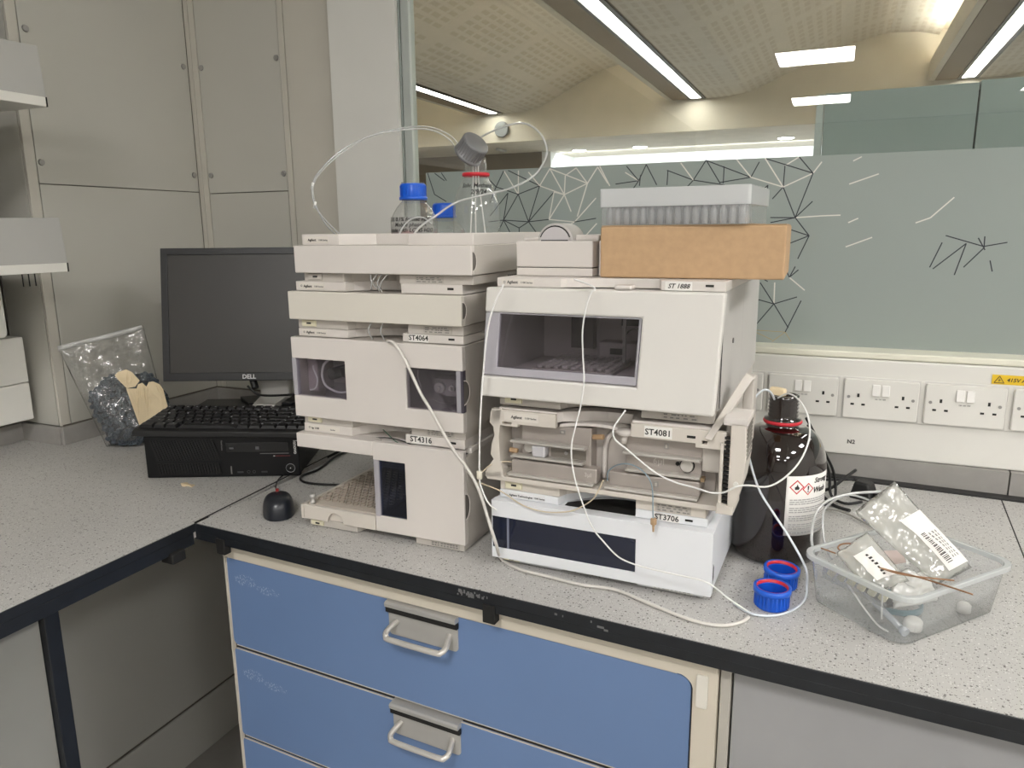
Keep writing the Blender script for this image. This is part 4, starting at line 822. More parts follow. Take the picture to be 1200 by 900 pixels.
MB().plate(0.225, 0.36, 0.108, 0.134, [(0.2245, 0.318, 0.1075, 0.114), (0.327, 0.334, 0.114, 0.119)], 0.0, 0.01).build('right_fascia', BEIGE2, t, 0.001)
MB().prism([(0.108 + 0.117 * i / 12, 0.112 + 0.006 * math.sin(math.pi * i / 12)) for i in range(13)] + [(0.108 + 0.117 * i / 12, 0.1165 + 0.006 * math.sin(math.pi * i / 12)) for i in range(12, -1, -1)], 'y', 0.018, 0.045).build('tube_guide_arch', BEIGE, t)
lg = MB().box(0.022, 0.080, -0.0006, 0.0, 0.119, 0.132).build('logo_plate', MATS['logo_plate'], t)
text('lettering', 'Agilent', 0.0065, INK, lg, 0.034, -0.0008, 0.123); text('lettering', '1100 Series', 0.0042, INKG, lg, 0.057, -0.0008, 0.1235)
s_ = MB().box(0.245, 0.285, -0.0008, 0.0, 0.1165, 0.1325).build('number_sticker', LABELW, t); text('lettering', 'ST4081', 0.0125, INK, s_, 0.265, -0.001, 0.1200, 'CENTER')
MB().box(0.306, 0.318, -0.0006, 0.001, 0.121, 0.1245).build('status_lamp', DARK, t)
def heater(name, x0, x1, ledges, z0, z1, foot_x1=None):
    h = MB().box(x0, x1, 0.022, 0.05, z0, z1).build(name, ZINC, t, 0.0015)
    for a, b, z in ledges:
        MB().prism([(0.004, z + 0.0005), (0.003, z + 0.003), (0.006, z + 0.0045), (0.022, z + 0.0035), (0.022, z - 0.001), (0.008, z - 0.001)], 'x', a, b).build('ledge', RAILM, h, 0.0006)
    return h
# thick ledges per photograph; blocks step back between ledges
hl = heater('left_heater_block', 0.042, 0.158, ((0.030, 0.153, 0.082), (0.030, 0.150, 0.058)), 0.034, 0.113)
MB().box(0.03, 0.172, 0.008, 0.028, 0.031, 0.054).build('lower_step', ZINC, hl, 0.002)
MB().box(0.026, 0.168, -0.001, 0.010, 0.0285, 0.0325).build('ledge', RAILM, hl, 0.001)
MB().cyl((0.056, 0.0225, 0.0735), (0.056, 0.016, 0.0735), 0.0085, 24).build('knurled_dial', RAILM, hl, 0.0015)
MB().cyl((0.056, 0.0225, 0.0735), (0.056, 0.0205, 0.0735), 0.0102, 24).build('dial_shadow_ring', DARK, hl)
MB().box(0.066, 0.089, 0.004, 0.022, 0.063, 0.081).build('column_clip', mat('clip_pale', (196, 194, 198), 0.35), hl, 0.003)
MB().box(0.092, 0.15, 0.0215, 0.0222, 0.062, 0.079).build('shaded_slot', mat('slot_grey', (126, 120, 112), 0.5, 0.3), hl)
MB().cyl((0.118, 0.0215, 0.0705), (0.118, 0.019, 0.0705), 0.003, 14).build('pin', STEEL, hl)
MB().box(0.107, 0.116, 0.0205, 0.0222, 0.1, 0.106).build('square_lug', STEEL, hl, 0.0005)
MB().box(0.1095, 0.1135, 0.0198, 0.0206, 0.1015, 0.1045).build('lug_centre', RAILM, hl)
tri = MB()
for k in range(3):
    pts = ((0.030, 0.100), (0.040, 0.100), (0.033, 0.112)); a = pts[k]; b = pts[(k + 1) % 3]; tri.tube([(a[0], 0.0497, a[1]), (b[0], 0.0497, b[1])], 0.0006, 4, 1)
tri.build('embossed_triangle', BEIGE, t)
text('lettering', '3µl', 0.009, RAILM, hl, 0.152, 0.0078, 0.041)
hr = heater('right_heater_block', 0.212, 0.325, ((0.212, 0.325, 0.0845), (0.216, 0.325, 0.0585)), 0.034, 0.111)
MB().box(0.19, 0.325, 0.010, 0.028, 0.032, 0.054).build('lower_step', ZINC, hr, 0.002)
MB().box(0.186, 0.324, -0.001, 0.012, 0.0285, 0.0325).build('ledge', RAILM, hr, 0.001)
MB().box(0.223, 0.313, 0.012, 0.024, 0.1095, 0.1135).build('ledge', RAILM, hr, 0.001)
MB().cyl((0.304, 0.0225, 0.0735), (0.304, 0.016, 0.0735), 0.0092, 24).build('knurled_dial', RAILM, hr, 0.0015)
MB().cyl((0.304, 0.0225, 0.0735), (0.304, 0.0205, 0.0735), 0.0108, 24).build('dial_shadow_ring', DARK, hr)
MB().cyl((0.290, 0.0222, 0.0745), (0.290, 0.0205, 0.0745), 0.003, 14).build('pin', DARK, hr)
for x_, z_ in ((0.273, 0.0995), (0.262, 0.0435)):
    yy = 0.0205 if z_ > 0.06 else 0.0085
    MB().box(x_ - 0.0035, x_ + 0.0035, yy, yy + 0.002, z_ - 0.005, z_ + 0.004).build('square_lug', STEEL, hr, 0.0005)
    MB().box(x_ - 0.0015, x_ + 0.0015, yy - 0.0006, yy, z_ - 0.003, z_ + 0.002).build('lug_centre', RAILM, hr)
text('lettering', '6µl', 0.0135, RAILM, hr, 0.2535, 0.0215, 0.070)
tri = MB()
for k in range(3):
    pts = ((0.331, 0.09), (0.351, 0.09), (0.341, 0.105)); a = pts[k]; b = pts[(k + 1) % 3]; tri.tube([(a[0], 0.0465, a[1]), (b[0], 0.0465, b[1])], 0.0007, 4, 1)
tri.build('embossed_triangle', BEIGE, t)
MB().box(0.325, 0.353, 0.018, 0.05, 0.068, 0.112).build('side_bracket', BSHADE, t, 0.003)
MB().box(0.3255, 0.331, 0.01, 0.02, 0.055, 0.061).build('brass_stub', mat('brass_stub', (150, 128, 100), 0.4, 0.5), t)
MB().tube([(0.172, 0.045, 0.03), (0.174, 0.045, 0.085), (0.185, 0.045, 0.104), (0.2, 0.045, 0.104), (0.209, 0.045, 0.09), (0.21, 0.045, 0.03)], 0.004, 8, 4).build('tube_channel', BEIGE, t)
MB().cyl((0.158, 0.03, 0.098), (0.176, 0.026, 0.101), 0.0042, 12).build('brown_fitting', mat('fitting_tan', (176, 146, 112), 0.45), t, 0.001)
MB().cyl((0.022, 0.02, 0.065), (0.036, 0.02, 0.064), 0.0045, 10).build('brown_fitting', mat('fitting_tan', (176, 146, 112), 0.45), t, 0.001)
MB().lathe([(0, 0.113), (0.012, 0.113), (0.013, 0.116), (0.013, 0.1205), (0.0, 0.1215)], 24, (0.214, 0.012)).build('leak_cup', BEIGE, t)
MB().cyl((0.211, 0.012, 0.100), (0.213, 0.012, 0.113), 0.005, 12).build('leak_spout', BEIGE, t)
# right flange with comb and vents
cbm = MB()
for k in range(16): cbm.box(0.358, 0.366, -0.002, 0.003, 0.032 + k * 0.0062, 0.0355 + k * 0.0062)
cbm.build('comb_teeth', DARK, t, kind='stuff')
MB().box(0.353, 0.3575, -0.004, 0.05, 0.024, 0.12).build('comb_rail', BEIGE2, t, 0.0008)
fg = MB().prism([(0.366, 0.024), (0.3745, 0.026), (0.384, 0.062), (0.388, 0.098), (0.386, 0.150), (0.366, 0.150)], 'y', -0.006, 0.06).build('hinge_flange', BEIGE2, t, 0.0015)
vt = MB()
for k in range(9):
    z = 0.098 + k * 0.0058; vt.box(0.3868, 0.3885, 0.0 , 0.05, z, z + 0.003)
vt.build('vent_slot', mat('vent_shade', (120, 116, 108)), fg, kind='stuff')
MB().cyl((0.3765, -0.006, 0.064), (0.3765, -0.009, 0.064), 0.0035, 12).build('rivet', WHITE, fg)
MB().box(0.356, 0.388, -0.006, 0.06, 0.146, 0.156).build('flange_cap', BEIGE, fg, 0.001)
MB().prism([(0.351, 0.018), (0.3745, 0.018), (0.374, 0.03), (0.352, 0.034)], 'y', -0.008, 0.06).build('flange_foot', BEIGE2, fg, 0.001)
# tilted support arm beside the large sampler
MB().hull([(0.332, -0.012, 0.126), (0.342, -0.012, 0.124), (0.342, 0.0, 0.124), (0.332, 0.0, 0.126)], [(0.372, 0.075, 0.205), (0.383, 0.075, 0.198), (0.383, 0.085, 0.198), (0.372, 0.085, 0.205)]).build('sloping_arm', BSHADE, t, 0.001)
MB().box(0.369, 0.384, 0.078, 0.11, 0.1, 0.198).build('arm_post', BSHADE, t, 0.002)

# large autosampler with door window
t = thing('windowed_autosampler', 'large beige autosampler with wide smoked window, third in right stack', 'lab instrument', Rt(0.264), RA)
foot(t, 0.0, 0.0185, BSHADE, xl=0.11, xr=0.236, y=0.014, w=0.345)
z0, z1 = 0.019, 0.185
def lean(p): return (p[0] + 0.0, p[1] - 0.018 * (1 - (p[2] - z0) / (z1 - z0)), p[2]) if p[1] < 0.02 else p
MB().plate(-0.004, 0.350, z0, z1, [(-0.005, 0.2405, 0.0505, 0.148)], -0.004, 0.014).xf(lambda p: (p[0] - 0.006 * (1 - (p[2] - z0) / (z1 - z0)), p[1] - 0.016 * (1 - (p[2] - z0) / (z1 - z0)), p[2])).build('front_cover', mat('cover_warm_white', (214, 211, 206), 0.42, var=0.02), t, 0.003)
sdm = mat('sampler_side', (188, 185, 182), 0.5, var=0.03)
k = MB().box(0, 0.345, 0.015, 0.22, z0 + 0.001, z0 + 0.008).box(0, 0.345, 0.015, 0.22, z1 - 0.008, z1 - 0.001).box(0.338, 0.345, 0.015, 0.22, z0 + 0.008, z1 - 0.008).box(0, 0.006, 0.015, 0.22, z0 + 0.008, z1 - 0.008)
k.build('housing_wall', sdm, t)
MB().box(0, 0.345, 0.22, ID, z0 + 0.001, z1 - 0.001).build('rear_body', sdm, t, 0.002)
MB().box(0.3452, 0.346, 0.016, 0.019, z0 + 0.004, z1 - 0.004).build('door_gap', DARK, t)
MB().cyl((0.345, 0.12, 0.105), (0.3465, 0.12, 0.105), 0.004, 12).build('side_bolt', mat('bolt_dark', (90, 86, 84)), t)
pane_dy = lambda p: (p[0] - 0.006 * (1 - (p[2] - z0) / (z1 - z0)), p[1] - 0.016 * (1 - (p[2] - z0) / (z1 - z0)), p[2])
MB().box(0.0205, 0.236, 0.002, 0.0045, 0.0645, 0.1455).xf(pane_dy).build('window', SMOKE, t)
MB().plate(-0.003, 0.2395, 0.0525, 0.1475, [(0.0205, 0.236, 0.0645, 0.1455)], -0.002, 0.006).xf(pane_dy).build('window_frame', CLEARP, t, 0.001)
ins = mat('inside_grey', (190, 184, 180), 0.6); insd = mat('inside_dark', (96, 92, 92), 0.6)
MB().box(0.006, 0.338, 0.205, 0.2195, z0 + 0.008, z1 - 0.008).build('inner_back', ins, t)
MB().box(0.0065, 0.338, 0.02, 0.2, z0 + 0.0085, z0 + 0.03).build('inner_floor', ins, t)
tr2 = MB().box(0.05, 0.18, 0.05, 0.18, z0 + 0.031, z0 + 0.036)
tr2.build('sample_tray', mat('tray_pale', (178, 172, 166), 0.5), t)
vv = MB()
for i in range(9):
    for j in range(8): vv.cyl((0.058 + i * 0.0142, 0.058 + j * 0.0155, z0 + 0.036), (0.058 + i * 0.0142, 0.058 + j * 0.0155, z0 + 0.041), 0.005, 8)
vv.build('sample_vial', mat('vial_pale', (188, 184, 178), 0.3), t, kind='stuff')
MB().box(0.065, 0.105, 0.185, 0.204, z0 + 0.05, z0 + 0.14).build('inner_column', insd, t)
MB().box(0.12, 0.2, 0.17, 0.204, z0 + 0.035, z0 + 0.065).build('valve_housing', ins, t, 0.002)
MB().box(0.14, 0.165, 0.168, 0.17, z0 + 0.045, z0 + 0.055).box(0.22, 0.245, 0.168, 0.17, z0 + 0.045, z0 + 0.055).box(0.15, 0.185, 0.2, 0.204, z0 + 0.09, z0 + 0.115).build('inner_slot', DARK, t)
MB().box(0.205, 0.30, 0.171, 0.204, z0 + 0.035, z0 + 0.06).build('valve_housing', ins, t, 0.002)
MB().box(0.18, 0.188, 0.1, 0.204, z0 + 0.12, z0 + 0.16).box(0.181, 0.186, 0.1, 0.106, z0 + 0.045, z0 + 0.12).build('needle_arm', STEEL, t)
MB().tube([(0.17, 0.15, z0 + 0.075), (0.19, 0.12, z0 + 0.095), (0.24, 0.11, z0 + 0.1), (0.28, 0.13, z0 + 0.108)], 0.0012, 6, 4).build('inner_capillary', DARK, t)
plinth(t, 0.1855, 0.199, BEIGE, xl=0.112, xr=0.26, y=0.010, tagtxt='ST 1888', tagx=0.006, w=0.352, hand=True, dep=0.03)
MB().box(0.196, 0.222, -0.002, 0.02, 0.1855, 0.1925).build('tube_clip', BEIGE, t, 0.003)

# --- things on top of the right stack
def RP(a, b, z):
    c, s_ = math.cos(math.radians(RA)), math.sin(math.radians(RA)); return (-0.480 + a * c - b * s_, 1.027 + a * s_ + b * c, B + z)
t = thing('valve_box', 'small beige valve box with half-round dial, on top of right stack', 'lab instrument', RP(0.020, 0.055, 0.4635), RA)
MB().box(0, 0.125, 0, 0.14, 0.0, 0.0125).build('base', BEIGE, t, 0.002)
MB().box(0, 0.125, 0, 0.14, 0.0135, 0.053).box(0.087, 0.125, 0.03, 0.14, 0.053, 0.062).box(0.0, 0.03, 0.03, 0.14, 0.053, 0.058).build('housing', BEIGE, t, 0.002)
MB().box(0.002, 0.123, 0.002, 0.138, 0.0125, 0.0135).build('seam', DARK, t)
dl = MB().cyl((0.058, 0.018, 0.050), (0.058, 0.075, 0.050), 0.030, 48).build('dial', mat('dial_grey', (190, 186, 184), 0.4), t, 0.002)
MB().cyl((0.058, 0.0155, 0.050), (0.058, 0.0178, 0.050), 0.0245, 40).build('dial_face', mat('dial_face', (196, 192, 194), 0.4), dl, 0.001)
ar = MB().tube([(0.058 + 0.0255 * math.cos(a), 0.0176, 0.050 + 0.0255 * math.sin(a)) for a in [math.radians(20 + 14 * i) for i in range(11)]], 0.0011, 6, 1).build('dial_groove', DARK, dl)
MB().box(0.036, 0.08, 0.014, 0.018, 0.053, 0.0545).build('dial_slot', DARK, dl)
MB().box(0.128, 0.140, 0.02, 0.13, 0.0, 0.053).build('side_rib', BEIGE, t, 0.002)
t = thing('carton', 'plain brown cardboard carton on top of right stack, under milky box', 'box', RP(0.160, 0.045, 0.4638), 1.6)
MB().box(0, 0.257, 0, 0.20, 0.0, 0.0735).build('box_body', CARD, t, 0.0025, 3)
MB().box(0.001, 0.256, 0.001, 0.099, 0.0737, 0.0747).box(0.001, 0.256, 0.101, 0.199, 0.0737, 0.0747).build('flap', CARD, t)
t = thing('vial_storage_box', 'milky plastic box of small glass vials lying on brown carton', 'storage box', RP(0.155, 0.052, 0.5388), -4.5)
MB().prism(rrect(0.002, 0.213, 0.002, 0.148, 0.004), 'z', 0.0, 0.034).build('box_base', LIDB, t, 0.001)
MB().prism(rrect(0.0, 0.215, 0.0, 0.150, 0.005), 'z', 0.026, 0.052).build('lid', LIDP, t, 0.001)
for i in range(16):
    for j in range(4):
        v = MB().lathe([(0, 0.0), (0.0052, 0.0), (0.0054, 0.020), (0.0032, 0.0225), (0.0036, 0.0245), (0.0, 0.0248)], 10, (0, 0)) if (i, j) == (0, 0) else None
        if v is not None:
            v0 = v.build('glass_vial', VIALG); vo = v0
        else:
            vo = v0.copy(); COL.objects.link(vo)
        vo.location = Vector(RP(0.155, 0.052, 0.5388)) + Matrix.Rotation(math.radians(-4.5), 3, 'Z') @ Vector((0.0125 + i * 0.0127, 0.012 + j * 0.0135, 0.0012))
        tag(vo, 'small clear glass vial standing in the milky box on the carton', 'vial', 'vials in the milky box')

# ------------------------------------------------------------------ glassware on the left stack
ZT = B + 0.4495 + 0.0615
def wrap_text(txt, size, m, parent, rfun, z, a0, depth=0.0004, shear=0.25, name='handwriting'):
    mb = text_bm(txt, size, 0.0003, 'CENTER', shear)
    for v in list(mb.bm.verts):
        x, y, zz = v.co; zz2 = z + y; r = rfun(zz2) + 0.0004 + v.co.z; a = a0 + x / max(r, 0.01); v.co = Vector((r * math.cos(a), r * math.sin(a), zz2))
    return mb.build(name, m, parent, keep=True)
def lab_bottle(loc, label, R_, hs, hn, rn, cap, writing, name='glass_bottle'):
    t = thing(name, label, 'bottle', loc)
    prof = [(0, 0.002), (R_ - 0.006, 0.0), (R_ - 0.001, 0.004), (R_, 0.012), (R_, hs)]
    n = 8
    for i in range(1, n + 1):
        u = i / n; prof.append((R_ + (rn - R_) * (u ** 1.15), hs + (hn - hs) * (1 - (1 - u) ** 1.25) ** 0.95))
    zt = hn + 0.004; prof.append((rn, zt))
    for k in range(4): prof += [(rn + 0.0014, zt + 0.0035 + k * 0.005), (rn, zt + 0.006 + k * 0.005)]
    prof += [(rn, hn + 0.034), (rn - 0.003, hn + 0.034)]
    MB().lathe(prof, 56).build('glass_body', PYREX, t)
    rf = lambda z: next((a[0] + (b[0] - a[0]) * (z - a[1]) / max(1e-6, b[1] - a[1]) for a, b in zip(prof, prof[1:]) if a[1] <= z <= b[1] and b[1] > a[1]), R_)
    for (s, sz, z, a) in writing: wrap_text(s, sz, INK, t, rf, z, a)
    return t
def cap_bm(r=0.0235, h=0.026):
    m = MB().lathe([(0, h), (r - 0.003, h), (r - 0.0008, h - 0.0015), (r, h - 0.005), (r, 0.006), (r + 0.0022, 0.005), (r + 0.0022, 0.0), (r - 0.002, 0.0)], 40)
    m.ribs(r, 0.007, h - 0.004, 30, 0.0006); return m
VA = math.radians(-62)
t = lab_bottle((-0.7167, 1.21, ZT + 0.001), 'clear glass bottle with blue screw cap and scribbled label, front left on stack', 0.043, 0.040, 0.074, 0.021, None, [])
MB().box(0, 0, 0, 0, 0, 0).bm.free()
# the written label band
lab = MB()
def lb(u, v): a = VA - 0.15 + (u - 0.5) * 2.3; return (0.0433 * math.cos(a), 0.0433 * math.sin(a), 0.006 + 0.04 * v)
lab.grid(lb, 24, 2).build('paper_label', clear('label_film', (0.9, 0.9, 0.9), milk=0.35, power=0.6, milkc=(0.7, 0.7, 0.68)), t, solid=0.0003)
for k, s in enumerate(('2L 0.1% formic H2O', 'Mobile phase A', 'made with LCMS H2O', 'exp 02/24 fridge')): wrap_text(s, 0.0098, INK, t, lambda z: 0.0442, 0.039 - k * 0.0095, VA - 0.15)
c = cap_bm(0.0235, 0.029).build('screw_cap', BLUECAP, t, 0.0); c.location = (0, 0, 0.077)
t = lab_bottle((-0.763, 1.412, ZT + 0.001), 'clear glass bottle with blue cap behind the first, between it and the tall one', 0.043, 0.020, 0.045, 0.020, None, [])
c = cap_bm(0.0235, 0.03).build('screw_cap', BLUECAP, t); c.location = (0, 0, 0.048)
BIG = (-0.667, 1.37, ZT + 0.001)
t = lab_bottle(BIG, 'tall clear glass bottle with red neck ring and tilted grey cap', 0.0475, 0.065, 0.128, 0.0205, None, [('Solv. Methanol', 0.0115, 0.104, VA + 0.08), ('2/9/24', 0.0125, 0.091, VA + 0.08)])
MB().lathe([(0.0215, 0.126), (0.0265, 0.1262), (0.0275, 0.128), (0.0275, 0.131), (0.0265, 0.133), (0.0215, 0.133)], 32).build('neck_ring', RED, t)
for k, (dx, x2) in enumerate(((-0.006, -0.01), (0.0, -0.002), (0.006, 0.012))):
    MB().tube([(dx, 0, 0.16), (dx, 0.0, 0.12), (x2, 0.0, 0.07), (x2 * 1.6, 0.002, 0.005)], 0.0014, 8, 4).build('inner_tube', TUBEW, t)
gc = cap_bm(0.0275, 0.036)
gc.build('grey_cap', GREYCAP)
gco = bpy.data.objects['grey_cap']; gco.location = (BIG[0] - 0.012, BIG[1] - 0.012, BIG[2] + 0.166); gco.rotation_euler = (math.radians(0), math.radians(50), math.radians(-20))
tag(gco, 'grey screw cap perched tilted on the tall bottle neck', 'cap')
tag(MB().lathe([(0, 0.0), (0.02, 0.0), (0.021, 0.002), (0.021, 0.020), (0.0195, 0.022), (0, 0.022)], 28, (-0.758, 1.20 + 0.05)).xf(lambda p: (p[0], p[1], p[2] + ZT + 0.001)).build('red_cap', RED), 'red cap lying in the tray beside the scribbled bottle', 'cap')

# ------------------------------------------------------------------ brown bottle, caps
t = thing('amber_bottle', 'large brown glass solvent bottle with red neck ring and white label', 'bottle', (-0.060, 1.244, B))
prof = [(0, 0.004), (0.060, 0.0), (0.068, 0.006), (0.0715, 0.016), (0.0715, 0.150)]
for i in range(1, 11):
    u = i / 10; prof.append((0.026 + 0.0455 * math.cos(u * math.pi / 2) ** 0.8 if u < 1 else 0.026, 0.150 + 0.068 * math.sin(u * math.pi / 2)))
AP = prof[:]
prof += [(0.0245, 0.226), (0.0285, 0.228), (0.0285, 0.232), (0.0225, 0.234)]
for k in range(5): prof += [(0.0242, 0.238 + k * 0.006), (0.0222, 0.2415 + k * 0.006)]
prof += [(0.0235, 0.270), (0.0190, 0.270), (0.0190, 0.24), (0, 0.23)]
MB().lathe(prof, 64).build('glass_body', AMBER, t)
MB().lathe([(0.0265, 0.2235), (0.0295, 0.2245), (0.0305, 0.227), (0.0295, 0.2295), (0.0265, 0.230)], 40).build('neck_ring', RED, t)
a0 = math.radians(-52); RL = 0.0719
def lp(x, z, d=0.0): a = a0 + x / RL; return ((RL + d) * math.cos(a), (RL + d) * math.sin(a), z)
lb_ = MB().grid(lambda u, v: lp(0.012 + (u - 0.5) * 0.088, 0.058 + 0.098 * v), 24, 2).build('paper_label', LABELW, t, solid=0.0003)
def wrapped(build, name, m):
    b = MB(); build(b); b.xf(lambda p: lp(p[0], p[2], 0.0003 - p[1])); return b.build(name, m, lb_)
X0 = -0.032
def dia(cx, cz, r):
    def f(b):
        o = [(cx, cz + r), (cx + r, cz), (cx, cz - r), (cx - r, cz)]; i_ = [(cx, cz + r * .82), (cx + r * .82, cz), (cx, cz - r * .82), (cx - r * .82, cz)]
        for k in range(4):
            b.prism([o[k], o[(k + 1) % 4], i_[(k + 1) % 4], i_[k]], 'y', -0.0004, 0)
    return f
wrapped(dia(X0 + 0.016, 0.1385, 0.0118), 'hazard_diamond', RED); wrapped(dia(X0 + 0.035, 0.1345, 0.010), 'hazard_diamond', RED)
def flame(b):
    cx, cz = X0 + 0.016, 0.1345; b.prism([(cx - 0.003, cz), (cx + 0.003, cz), (cx + 0.004, cz + 0.003), (cx + 0.002, cz + 0.005), (cx + 0.0005, cz + 0.009), (cx - 0.001, cz + 0.005), (cx - 0.0035, cz + 0.004)], 'y', -0.0005, 0)
    cx, cz = X0 + 0.035, 0.1345; b.prism([(cx - 0.0012, cz + 0.005), (cx + 0.0012, cz + 0.005), (cx + 0.0006, cz - 0.002), (cx - 0.0006, cz - 0.002)], 'y', -0.0005, 0).box(cx - 0.0009, cx + 0.0009, -0.0005, 0, cz - 0.005, cz - 0.0033)
wrapped(flame, 'hazard_symbol', INK)
def lines(b):
    z = 0.120; r_ = random.Random(3)
    for k in range(17):
        z -= 0.0034
        if k % 4 == 3: continue
        x = X0 + 0.006
        while x < X0 + 0.082:
            d_ = r_.uniform(0.003, 0.009); b.box(x, min(x + d_, X0 + 0.084), -0.0004, 0, z, z + 0.0016); x += d_ + 0.0012
wrapped(lines, 'small_print', mat('print_pale', (168, 166, 164), 0.6))
def tw(txt, size, x, z, nm='lettering'):
    m = text_bm(txt, size, 0.0003, 'LEFT', 0.25); m.xf(lambda p: lp(x + p[0], z + p[1], 0.0005 + p[2])); return m.build(nm, INK, lb_, keep=True)
tw('Strong', 0.012, X0 + 0.046, 0.143); tw('Wash', 0.013, X0 + 0.044, 0.127)
tag(MB().prism([(-0.015, 0.0), (0.012, -0.006), (0.018, 0.004), (0.006, 0.012), (-0.012, 0.010)], 'z', 0.0, 0.012).xf(lambda p: (p[0] * 0.8 - 0.070, p[1] + 1.228, B + 0.2705 + p[2] + 0.3 * max(0, -p[0]) * 0.4)).build('crumpled_foil', KRAFT, bevel=0.002), 'scrap of crumpled pale film stuffed in mouth of the brown bottle', 'scrap')
def open_cap(loc, label):
    t = thing('blue_cap', label, 'cap', loc)
    b = MB().lathe([(0, 0.001), (0.021, 0.0), (0.0228, 0.0015), (0.0235, 0.004), (0.0235, 0.022), (0.0262, 0.0232), (0.0262, 0.0305), (0.0238, 0.031), (0.0222, 0.031), (0.0218, 0.026), (0.0205, 0.0255), (0.0218, 0.0235), (0.0205, 0.0195), (0.0216, 0.018), (0.0205, 0.014), (0.0216, 0.012), (0.0205, 0.004), (0, 0.0035)], 44)
    b.ribs(0.0235, 0.003, 0.0215, 26, 0.0009); b.build('cap_shell', BLUECAP, t)
    MB().lathe([(0.0205, 0.0262), (0.0219, 0.0262), (0.0220, 0.0308), (0.0212, 0.0308), (0.0205, 0.0262)], 44).build('inner_ring', RED, t)
    return t
t1_ = open_cap((-0.049, 1.047, B), 'upturned blue screw cap nearer the bench edge'); t2_ = open_cap((-0.042, 1.117, B), 'upturned blue screw cap close against the brown bottle')
t2_.rotation_euler = (math.radians(3), 0, 1)

# ------------------------------------------------------------------ plastic tub and its contents
TC = Vector((0.123, 1.117, B)); TA = math.radians(-39.7)
def T_(a, b, z): return (TC.x + a * math.cos(TA) - b * math.sin(TA), TC.y + a * math.sin(TA) + b * math.cos(TA), B + z)
t = thing('plastic_tub', 'translucent rectangular plastic tub full of odds and ends', 'tub', TC, -39.7)
def loop(hw, hd, r, z, n=6): return [(x, y, z) for x, y in rrect(-hw, hw, -hd, hd, r, n)]
def shell_from(loops, cap=True):
    m = MB(); R_ = [[m.bm.verts.new(p) for p in L] for L in loops]
    m.bm.faces.new(R_[0][::-1]); n = len(R_[0])
    for a, b in zip(R_, R_[1:]):
        for j in range(n):
            f = m.bm.faces.new((a[j], a[(j + 1) % n], b[(j + 1) % n], b[j])); f.smooth = True
    if cap: m.bm.faces.new(R_[-1])
    return m
shell_from([loop(0.068, 0.097, 0.02, 0.001), loop(0.074, 0.103, 0.022, 0.004), loop(0.082, 0.112, 0.025, 0.072)], cap=False).build('tub_body', TUB, t)
def ring(hw0, hd0, hw1, hd1, r, z0, z1):
    m = MB(); L = [loop(hw0, hd0, r, z0), loop(hw1, hd1, r, z0), loop(hw1, hd1, r, z1), loop(hw0, hd0, r, z1)]
    R_ = [[m.bm.verts.new(p) for p in l] for l in L]; n = len(R_[0])
    for a, b in zip(R_, R_[1:] + R_[:1]):
        for j in range(n): m.bm.faces.new((a[j], a[(j + 1) % n], b[(j + 1) % n], b[j]))
    return m
ring(0.081, 0.111, 0.0875, 0.1175, 0.027, 0.069, 0.0765).build('rim', clear('tub_rim', (0.9, 0.92, 0.93), rough=0.2, power=2.5, milk=0.6, milkc=(0.8, 0.82, 0.82)), t, 0.0012)
def bag(name, label, P00, P10, P01, P11, th, m, seed, nu=16, nv=20, amp=0.006, tuck=1.0, cat='bag'):
    """pillow bag: four corners (bottom left/right, top left/right), thickness profile, crumple noise"""
    rr = random.Random(seed); ph = [(rr.uniform(4, 13), rr.uniform(4, 13), rr.uniform(0, 6)) for _ in range(5)]
    a, b_, c, d = map(Vector, (P00, P10, P01, P11)); nrm = (b_ - a).cross(c - a).normalized()
    def f(side):
        def g_(u, v):
            p = a * (1 - u) * (1 - v) + b_ * u * (1 - v) + c * (1 - u) * v + d * u * v
            e = (4 * u * (1 - u)) ** 0.5 * (max(0, 1 - v ** 2.2) if tuck else 1) * (min(1, v * 8)) ** 0.5
            w = sum(math.sin(x * u + y * v + z) for x, y, z in ph) / 5
            w2 = sum(abs(math.sin(y * u * 1.3 - x * v + z)) for x, y, z in ph) / 5 - 0.6
            return p + nrm * (side * th * e + amp * (w + w2) * (0.3 + 0.7 * (4 * u * (1 - u)) ** 0.5))
        return g_
    mb = MB().grid(f(1), nu, nv).grid(f(-1), nu, nv)
    bmesh.ops.remove_doubles(mb.bm, verts=mb.bm.verts[:], dist=0.00005)
    o = mb.build(name, m); tag(o, label, cat); return o, f

b1, f1 = bag('zip_bag', 'clear zip bag with printed barcode label, leaning out of the tub', (0.160, 1.095, B + 0.050), (0.206, 1.135, B + 0.066), (0.052, 1.150, B + 0.120), (0.103, 1.172, B + 0.168), 0.011, POLY2, 4, amp=0.004, cat='plastic bag')
def on_bag(f, us, vs, off, name, m, parent, nu=8, nv=8):
    def g_(u, v):
        U = us[0] + (us[1] - us[0]) * u; V = vs[0] + (vs[1] - vs[0]) * v; p = f(U, V); e = 0.01
        n = (f(min(1, U + e), V) - f(max(0, U - e), V)).cross(f(U, min(1, V + e)) - f(U, max(0, V - e))).normalized(); return p + n * off
    return MB().grid(g_, nu, nv).build(name, m, parent, keep=True)
nn = (f1(1)(0.6, 0.4) - f1(1)(0.5, 0.4)).cross(f1(1)(0.5, 0.5) - f1(1)(0.5, 0.4)); front = f1(1) if nn.y < 0 else f1(-1)
so = 1 if ((front(0.6, 0.4) - front(0.5, 0.4)).cross(front(0.5, 0.5) - front(0.5, 0.4))).y < 0 else -1
on_bag(front, (0.45, 0.97), (0.06, 0.66), 0.0012 * so, 'paper_label', LABELW, b1)
